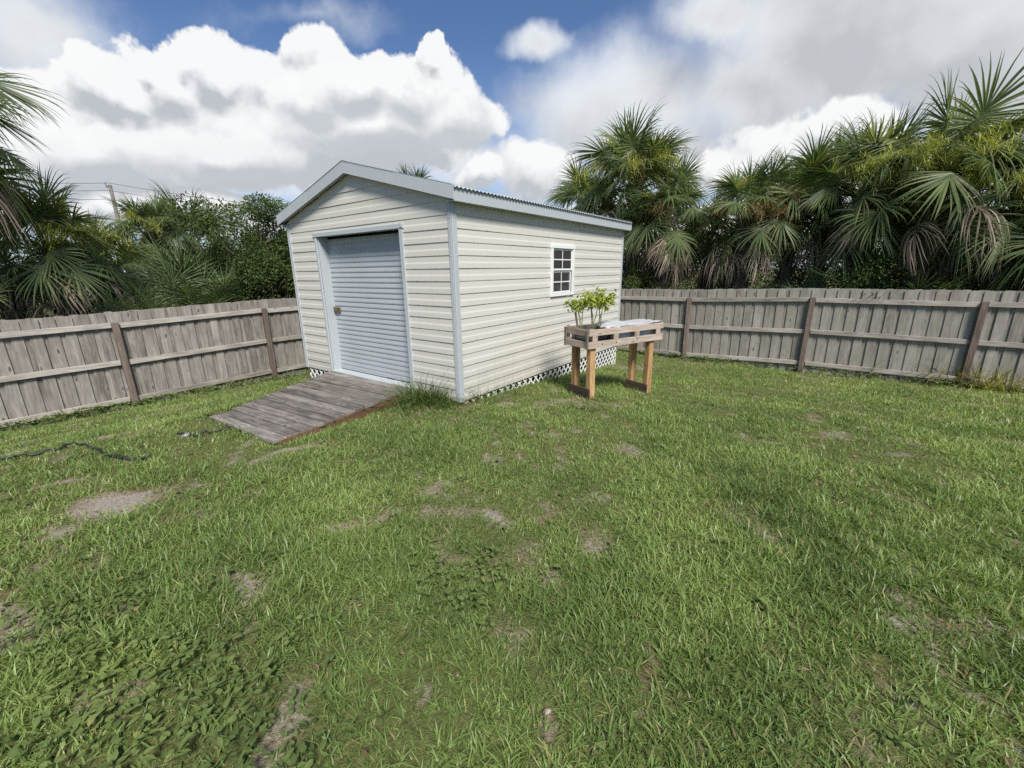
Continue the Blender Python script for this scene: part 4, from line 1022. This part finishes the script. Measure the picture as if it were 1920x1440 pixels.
# right, beyond the grey fence
palm(beyond(1190, 356, 1.7, 'R'), 'tall sabal palm with yellow blooms rising directly behind the far end of the shed', 1.1, 30, 9, 3, 1, 1)
palm(beyond(1100, 395, 2.6, 'R'), 'lower sabal palm peeking over the right end of the shed roof', .85, 24, 3, 1, 0, 2)
palm(beyond(1250, 410, 1.4, 'R'), 'sabal palm with hanging dead fronds between the shed and the brown seed stalks', .82, 22, 14, 0, 1, 3)
palm(beyond(1400, 412, 1.7, 'R'), 'sabal palm carrying brown seed stalks behind the first bay of the grey fence', .8, 24, 9, 0, 3, 4)
palm(beyond(1490, 395, 2.6, 'R'), 'dense sabal palm between the brown seed stalks and the vine covered shrub', .9, 26, 4, 0, 1, 5)
palm(beyond(1560, 365, 3.6, 'R'), 'sabal palm crown poking up above its neighbours on the skyline, left of the blooms', .9, 22, 2, 1, 0, 6)
palm(beyond(1625, 375, 2.0, 'R'), 'sabal palm with wide drooping fans under a yellow bloom', 1.0, 22, 2, 2, 0, 7)
palm(beyond(1760, 338, 1.5, 'R'), 'tallest sabal palm, big round fans and large yellow blooms', 1.0, 17, 2, 3, 0, 8)
palm(beyond(1905, 392, 1.7, 'R'), 'tall sabal palm at the end of the row with blooms spilling out', .98, 20, 2, 3, 0, 9)
palm(beyond(1800, 390, 1.6, 'R'), 'short sabal palm with dead brown fronds below the largest yellow blooms', .75, 12, 5, 2, 0, 10)
palm(beyond(2040, 440, 1.6, 'R'), 'sabal palm cut by the edge of the photo beyond the grey fence', 1.1, 24, 2, 1, 0, 12)
palm(beyond(1330, 455, 3.2, 'R'), 'shaded low sabal palm deep in the thicket beside the hanging dead fronds', .9, 20, 5, 0, 0, 13)
palm(beyond(1700, 420, 4.0, 'R'), 'half hidden sabal palm behind the vine covered shrub', 1.05, 22, 2, 0, 0, 14)
palmetto(beyond(1552, 520, 1.25, 'R'), 'small spiky palmetto just above the grey fence pickets, left of the leafy bush', .62, 9, 1)
palmetto(beyond(1690, 505, 1.6, 'R'), 'blue green palmetto fan just above the grey fence beside the leafy bush', .85, 11, 2)
palmetto(beyond(1380, 525, 1.4, 'R'), 'low palmetto fan showing over the grey fence below the brown seed stalks', .7, 8, 3)
# left, beyond the brown fence
palm(beyond(-190, 205, .9, 'L'), 'close palm at the photo edge trailing long shaggy fronds', .95, 26, 14, 0, 0, 21)
palm(beyond(95, 475, 1.5, 'L'), 'short palm with yellow blooms and a skirt of dead fronds above the brown fence', .75, 20, 12, 3, 0, 22)
palm(beyond(15, 560, 1.35, 'L'), 'small bright palm whose fans reach over the near end of the brown fence', .6, 14, 3, 0, 0, 23)
palm(beyond(282, 442, 7.5, 'L'), 'distant palm standing alone beside the utility pole', .72, 26, 2, 2, 0, 24)
palm(beyond(190, 520, 3.2, 'L'), 'palm with dry brown fronds between the blooming palm and the palmetto thicket', .7, 20, 6, 1, 0, 25)
palm(beyond(360, 455, 8.5, 'L'), 'far palm half hidden behind the palmetto thicket', 1.0, 20, 2, 0, 0, 26)
palmetto(beyond(300, 520, 1.75, 'L'), 'large green palmetto thicket above the brown fence, its bigger clump', .95, 22, 4)
palmetto(beyond(395, 525, 1.6, 'L'), 'green palmetto clump above the brown fence next to the leafless twigs', .8, 18, 5)
palmetto(beyond(345, 475, 2.6, 'L'), 'taller palmetto clump behind the front palmetto thicket', 1.05, 20, 6)
palmetto(beyond(205, 560, 1.4, 'L'), 'palmetto clump under the dead fronds of the blooming palm', .7, 14, 7)
palm(atdist(775, 376, 19.5), 'palm whose crown tip just shows over the shed roof ridge', .8, 22, 2, 0, 0, 27, base=-.7)
# shrubs
def sp(px, py, off, side): P = beyond(px, py, off, side); return P
P = sp(470, 500, 2.5, 'L'); shrub('leafy_tree', 'bushy broad leaved tree left of the shed roof, behind the twigs', (P[0], P[1], -.7), 4.2, 1.6, 52000, .072, M['shrub'], 1, 'tree', nclump=44, twigs=30, low=.2)
P = sp(400, 520, 3.2, 'L'); shrub('leafy_bush', 'rounded green bush between the palmettos and the bushy tree', (P[0], P[1], -.7), 2.8, 1.5, 34000, .07, M['shrub_bright'], 2, 'bush', nclump=34, twigs=16, low=.2)
P = sp(525, 530, 1.7, 'L'); shrub('twiggy_shrub', 'mostly leafless twiggy shrub pressed against the left wall of the shed', (P[0], P[1], -.7), 2.6, 1.15, 900, .05, M['shrub'], 3, 'shrub', nclump=60, twigs=60, low=.25)
P = sp(1195, 500, 1.25, 'R'); shrub('climbing_vine', 'dark leafy vine clump between the shed and the hanging dead fronds', (P[0], P[1], -.7), 2.7, .75, 6500, .055, M['shrub'], 4, 'vine', nclump=30, low=.1)
P = sp(1690, 455, 1.6, 'R'); shrub('vine_covered_shrub', 'bright green vine covered shrub under the drooping palm fans', (P[0], P[1], -.7), 3.2, 1.0, 6000, .06, M['shrub_bright'], 5, 'shrub', nclump=30, low=.35)
P = sp(1765, 525, 1.35, 'R'); shrub('leafy_bush', 'leafy green bush just over the grey fence beside the palmetto fan', (P[0], P[1], -.7), 2.35, .85, 4200, .06, M['shrub_bright'], 6, 'bush', nclump=26, low=.3)
P = sp(1895, 520, 1.4, 'R'); shrub('leafy_bush', 'leafy green bush over the far end of the grey fence', (P[0], P[1], -.7), 2.4, .8, 3800, .065, M['shrub_bright'], 7, 'bush', nclump=24, low=.3)
P = sp(1240, 520, 1.1, 'R'); shrub('leafy_bush', 'small leafy bush low behind the fence beside the shed end', (P[0], P[1], -.7), 1.95, .6, 1800, .05, M['shrub'], 8, 'bush', nclump=18, low=.4)
sp_ = []
for i in range(11):
    c = PR + DR * (-4.5 + i * 1.75) + NR * (3.4 + rnd.uniform(-.4, .6)); sp_.append((V3(c[0], c[1], .75 + rnd.uniform(-.1, .35)), (1.5, 1.5, 1.55), 1 / 22))
    c = PR + DR * (-4.5 + i * 1.75) + NR * (6.2 + rnd.uniform(-.4, .6)); sp_.append((V3(c[0], c[1], 1.1 + rnd.uniform(-.1, .5)), (1.8, 1.8, 2.1), 1 / 22))
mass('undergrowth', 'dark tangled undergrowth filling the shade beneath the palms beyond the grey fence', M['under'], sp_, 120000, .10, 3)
sp_ = []
for i in range(9):
    c = PL + DL * (-6 + i * 1.9) - NL * (4.0 + rnd.uniform(-.4, .6)); sp_.append((V3(c[0], c[1], .75 + rnd.uniform(-.1, .4)), (1.6, 1.6, 1.6), 1 / 18))
    c = PL + DL * (-6 + i * 1.9) - NL * (8.5 + rnd.uniform(-.4, .6)); sp_.append((V3(c[0], c[1], .75 + rnd.uniform(-.1, .4)), (2.2, 2.2, 2.0), 1 / 18))
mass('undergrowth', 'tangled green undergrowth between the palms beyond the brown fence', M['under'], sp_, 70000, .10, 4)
# bare branches in the thicket
t_ = 0
for px, py, off, a in ((1640, 500, 1.4, .3), (1755, 470, 1.3, .05), (1835, 480, 1.6, .9), (1440, 505, 1.6, .5), (1330, 510, 1.8, .7)):
    P = beyond(px, py, off, 'R'); t = MB(); top = V3(math.sin(a) * 1.5, .2, P[2] + .7 + 1.2)
    t.tube([(0, 0, 0), top * .35 + V3(rnd.uniform(-.1, .1), 0, 0), top * .7 + V3(rnd.uniform(-.12, .12), 0, 0), top], [.032, .028, .022, .012], 7)
    for k in range(4): b0 = top * rnd.uniform(.4, .9); e = b0 + V3(rnd.uniform(-.5, .5), rnd.uniform(-.2, .2), rnd.uniform(.2, .6)); t.tube([b0, (b0 + e) / 2 + V3(0, 0, .05), e], [.012, .009, .004], 5)
    o = t.build('bare_sapling', M['bark'], None, smooth=True, cat='sapling', group='bare saplings in the thicket', label=['slanting bare stem in the shade left of the leafy bush', 'upright bare stem rising out of the leafy bush', 'strongly leaning bare stem among dark twigs near the fence end', 'leaning bare stem below the brown seed stalks', 'thin leaning bare stem in the darkest gap beside the dead fronds'][t_]); t_ += 1
    o.location = (P[0], P[1], -.7)
# utility pole and wires
P = atdist(206, 347, 30.); t = MB(); t.tube([(0, 0, -.8 - P[2] * 0), (0, 0, P[2])], [.11, .075], 12)
pole = empty('utility_pole', (P[0], P[1], 0), label='grey wooden utility pole standing far beyond the brown fence', cat='utility pole')
t.build('pole', M['utility'], pole, smooth=True)
t = MB(); t.bar((-.18, 0, P[2] - .1), (.0, -.02, P[2] + .0), .05, .05); t.tube([(-.2, 0, P[2] - .1), (-.2, 0, P[2] + .12)], .035, 8); t.build('insulator_bracket', M['steel'], pole)
for i, (ya, yb, yc, lab) in enumerate(((334, 343, 376, 'topmost overhead wire crossing behind the palms'), (349, 357, 386, 'middle overhead wire crossing behind the palms'), (368, 373, 398, 'lowest overhead wire crossing behind the palms'))):
    a, b_, c = atdist(-160, ya - 8, 27.), atdist(203, yb, 29.9), atdist(520, yc + 10, 42.)
    Q = []
    for A_, B_ in ((a, b_), (b_, c)):
        for k in range(12): f = k / 12; Q.append(A_ * (1 - f) + B_ * f + V3(0, 0, -.12 * 4 * f * (1 - f)))
    Q.append(c); t = MB(); t.tube(Q, .009, 5); t.build('overhead_wire', M['black'], None, label=lab, cat='wire', group='overhead wires on the utility pole')

# ------------------------------------------------------------------ sky, clouds, sun
SUN_EL, SUN_AZ = R(50), R(163)          # azimuth clockwise from +Y
SUNDIR = V3(math.cos(SUN_EL) * math.sin(SUN_AZ), math.cos(SUN_EL) * math.cos(SUN_AZ), math.sin(SUN_EL))
w = bpy.data.worlds.new('World'); scn.world = w; w.use_nodes = True
nt = NT(w.node_tree); bg = w.node_tree.nodes['Background']
def field(name, blobs, warp1, warp2, puff, nz, seed):
    gt = bpy.data.node_groups.new(name, 'ShaderNodeTree'); gt.interface.new_socket('Vector', in_out='INPUT', socket_type='NodeSocketVector'); gt.interface.new_socket('Field', in_out='OUTPUT', socket_type='NodeSocketFloat')
    q = NT(gt); gi = gt.nodes.new('NodeGroupInput'); go = gt.nodes.new('NodeGroupOutput'); v = gi.outputs[0]
    o = q.vm('ADD', v, (seed, seed * .7, seed * .3))
    w1 = q.vm('SCALE', q.vm('SUBTRACT', q.noise(o, 3.2, 3, .55).outputs['Color'], (.5, .5, .5))); w1.node.inputs['Scale'].default_value = warp1
    w2 = q.vm('SCALE', q.vm('SUBTRACT', q.noise(o, 13., 4, .6).outputs['Color'], (.5, .5, .5))); w2.node.inputs['Scale'].default_value = warp2
    vv = q.vm('ADD', v, q.vm('ADD', w1, w2)); acc = None
    for px, py, rx, ry, wt in blobs:
        c = nrm(ray(px, py)); e0, e1 = nrm(ray(px - rx, py)), nrm(ray(px + rx, py)); f0, f1 = nrm(ray(px, py + ry)), nrm(ray(px, py - ry))
        X = nrm(e1 - e0); Yv = nrm((f1 - f0) - X * ((f1 - f0) @ X)); Z = np.cross(X, Yv)
        rot = Matrix([[X[i], Yv[i], Z[i]] for i in range(3)]).to_euler('XYZ')
        vi = vv if acc is None else q.n('ShaderNodeVectorMath', {0: acc, 1: (1e-7, 0, 0), 2: vv}, operation='MULTIPLY_ADD').outputs[0]   # keeps the shader's stack short
        mp = q.n('ShaderNodeMapping', {'Vector': vi, 'Location': tuple(c), 'Rotation': tuple(rot), 'Scale': (np.linalg.norm(e1 - e0) / 2, np.linalg.norm(f1 - f0) / 2, .6)}, vector_type='TEXTURE')
        ln = q.n('ShaderNodeVectorMath', {0: mp.outputs[0]}, operation='LENGTH').outputs['Value']
        t1 = q.m('MULTIPLY', q.m('SUBTRACT', 1.15, ln), wt)
        acc = t1 if acc is None else q.m('SMOOTH_MAX', acc, t1, .18)
    if puff:
        vo = q.n('ShaderNodeTexVoronoi', {'Vector': q.vm('ADD', o, q.vm('ADD', w1, w2)), 'Scale': 9., 'Detail': 3., 'Roughness': .55}, feature='F1', normalize=True)
        acc = q.m('ADD', acc, q.m('MULTIPLY', q.m('SUBTRACT', .5, vo.outputs['Distance']), puff))
        vo = q.n('ShaderNodeTexVoronoi', {'Vector': q.vm('ADD', o, w2), 'Scale': 21., 'Detail': 2., 'Roughness': .6}, feature='F1', normalize=True)
        acc = q.m('ADD', acc, q.m('MULTIPLY', q.m('SUBTRACT', .5, vo.outputs['Distance']), puff * .5))
    acc = q.m('ADD', acc, q.m('MULTIPLY', q.m('SUBTRACT', q.noise(o, 5.5, 7, .6).outputs[0], .5), nz))
    gt.links.new(acc, go.inputs[0]); return gt
CUM = [(470, 235, 400, 95, 1.0), (300, 140, 90, 75, 1.), (205, 150, 80, 60, 1.), (385, 120, 70, 80, 1.), (500, 150, 90, 60, 1.), (605, 125, 75, 75, 1.), (690, 150, 70, 60, 1.), (790, 170, 85, 70, 1.), (815, 100, 28, 35, 1.), (735, 235, 180, 80, 1.), (90, 250, 140, 90, 1.), (250, 85, 26, 28, .9), (330, 80, 40, 35, .9),
       (-150, 260, 200, 120, 1.), (1005, 335, 75, 52, .48), (895, 338, 44, 24, .5), (1440, 290, 90, 45, .40), (1350, 305, 50, 34, .6), (1560, 262, 80, 32, .33), (255, 385, 120, 40, .8), (60, 400, 100, 40, .8), (390, 375, 60, 22, .7), (1700, 350, 300, 45, .33), (2100, 340, 200, 70, .4),
       (-500, 300, 260, 160, 1.), (2500, 250, 300, 150, 1.), (700, 430, 300, 40, .5), (1250, 430, 250, 45, .45)]
STR = [(1640, 60, 430, 160, 1.), (1900, 150, 330, 170, 1.), (1420, 170, 190, 100, .8), (1330, 30, 130, 70, .8), (2300, 60, 400, 300, 1.), (60, 60, 210, 120, .6), (-250, 80, 300, 200, .9), (1150, 225, 240, 150, .72), (995, 84, 58, 44, .8), (900, 310, 230, 60, .6), (520, 345, 300, 50, .5), (1250, 300, 260, 70, .7), (620, 30, 180, 30, .25), (1700, -300, 500, 300, .9)]
gc = field('cumulus_field', CUM, .12, .07, .50, .42, 3.1); gs = field('stratus_field', STR, .16, .05, 0., .75, 8.7)
vec = nt.n('ShaderNodeNewGeometry').outputs['Incoming']
vec = nt.vm('NORMALIZE', nt.n('ShaderNodeTexCoord').outputs['Generated'])
_prev = [None]
def grp(gt, v):
    if _prev[0] is not None: v = nt.n('ShaderNodeVectorMath', {0: _prev[0], 1: (1e-7, 0, 0), 2: v}, operation='MULTIPLY_ADD').outputs[0]
    n_ = nt.n('ShaderNodeGroup', node_tree=gt); nt.set(n_.inputs[0], v); _prev[0] = n_.outputs[0]; return n_.outputs[0]
sky = nt.n('ShaderNodeTexSky', sky_type='NISHITA', sun_disc=False, sun_elevation=SUN_EL, sun_rotation=SUN_AZ, air_density=1., dust_density=.6, ozone_density=2.2, altitude=10.)
skc = nt.mix(1., sky.outputs[0], (.82, .95, 1.16), 'MULTIPLY')
zc = nt.n('ShaderNodeSeparateXYZ', {0: vec}).outputs['Z']
skc = nt.mix(nt.rng(zc, .0, .42, .62, 0., 'SMOOTHSTEP'), skc, (5.6, 6.5, 7.6))
f0 = grp(gc, vec); f1 = grp(gc, nt.vm('ADD', vec, tuple(V3(.012, -.004, .028)))); f2 = grp(gc, nt.vm('ADD', vec, tuple(V3(.05, -.02, .12))))
s0 = grp(gs, vec); s1 = grp(gs, nt.vm('ADD', vec, tuple(V3(.05, .0, .09))))
sa = nt.m('MULTIPLY', nt.rng(s0, -.06, .62, 0, 1, 'SMOOTHSTEP'), .96)
sden = nt.m('ADD', nt.m('MULTIPLY', nt.rng(s0, .1, .9), .5), nt.m('MULTIPLY', nt.rng(s1, .1, .8), .55))
det = nt.noise(vec, 6., 6, .6).outputs[0]
scol = nt.ramp(nt.m('ADD', sden, nt.m('MULTIPLY', nt.m('SUBTRACT', det, .5), 1.3)), [(0., (8.3, 8.8, 9.4)), (.35, (7.8, 8.05, 8.3)), (.7, (6.7, 6.9, 7.1)), (1., (5.4, 5.6, 5.85))])
ca = nt.m('MULTIPLY', nt.rng(f0, .05, .21, 0, 1, 'SMOOTHSTEP'), .97)
sh_ = nt.m('ADD', nt.m('MULTIPLY', nt.m('SUBTRACT', f1, f0), 1.7), nt.m('ADD', nt.m('MULTIPLY', nt.rng(f1, -.05, .40), .30), nt.m('MULTIPLY', nt.rng(f2, -.1, 1.), .34)))
wv = nt.vm('ADD', vec, nt.vm('MULTIPLY', nt.noise(vec, 5., 3).outputs['Color'], (.12, .12, .12)))
sh_ = nt.m('ADD', nt.m('ADD', sh_, .22), nt.m('ADD', nt.m('MULTIPLY', nt.m('SUBTRACT', nt.noise(wv, 7., 7, .6).outputs[0], .5), .42), nt.m('MULTIPLY', nt.m('SUBTRACT', nt.noise(wv, 19., 5, .65).outputs[0], .5), .35)))
ccol = nt.ramp(sh_, [(0., (9.4, 9.45, 9.45)), (.3, (8.4, 8.52, 8.62)), (.62, (6.9, 7.1, 7.3)), (1., (5.2, 5.45, 5.8))])
GREY = [(585, 185, 75, 60, 1.), (650, 165, 85, 50, 1.), (745, 185, 90, 60, 1.), (825, 215, 100, 62, 1.), (690, 235, 170, 55, 1.), (170, 300, 130, 50, .8), (400, 290, 170, 45, .8)]
gg = field('grey_cumulus_field', GREY, .10, .06, .5, .34, 5.3)
h0 = grp(gg, vec); h1 = grp(gg, nt.vm('ADD', vec, tuple(V3(-.012, -.004, .026))))
ha = nt.m('MULTIPLY', nt.rng(h0, .06, .30, 0, 1, 'SMOOTHSTEP'), .85)
hcol = nt.ramp(nt.m('ADD', nt.m('ADD', nt.m('MULTIPLY', nt.m('SUBTRACT', h1, h0), 1.3), nt.m('MULTIPLY', nt.rng(h1, -.1, .8), .5)), nt.m('MULTIPLY', nt.noise(vec, 8., 6, .6).outputs[0], .5)), [(0., (9.4, 9.5, 9.5)), (.3, (8.2, 8.35, 8.5)), (.65, (6.7, 6.95, 7.25)), (1., (5.4, 5.7, 6.1))])
col = nt.mix(sa, skc, scol); col = nt.mix(ca, col, ccol); col = nt.mix(ha, col, hcol)
nt.set(bg.inputs['Color'], col); bg.inputs['Strength'].default_value = .054
w.cycles.sampling_method = 'NONE'
ld = bpy.data.lights.new('sun', 'SUN'); ld.energy = 3.7; ld.angle = R(16); ld.color = (1., .95, .86)
lo = bpy.data.objects.new('sun', ld); COL.objects.link(lo); lo.rotation_euler = Vector(-SUNDIR).to_track_quat('-Z', 'Y').to_euler()

# ------------------------------------------------------------------ camera and output
cd = bpy.data.cameras.new('camera'); cam = bpy.data.objects.new('camera', cd); COL.objects.link(cam)
cd.sensor_fit = 'HORIZONTAL'; cd.sensor_width = 36; cd.lens = FPX / 1920 * 36; cd.clip_start = .05; cd.clip_end = 3000
cam.matrix_world = Matrix.Translation(O) @ Matrix.Rotation(PI / 2 - PITCH, 4, 'X') @ Matrix.Rotation(ROLL, 4, 'Z')
scn.camera = cam
scn.view_settings.view_transform = 'Standard'; scn.view_settings.look = 'None'; scn.view_settings.exposure = .92; scn.view_settings.gamma = 1
scn.render.resolution_x, scn.render.resolution_y = 1024, 768
scn.cycles.use_denoising = False; scn.cycles.max_bounces = 8; scn.cycles.transparent_max_bounces = 8
scn.cycles.use_adaptive_sampling = True; scn.cycles.adaptive_threshold = .014
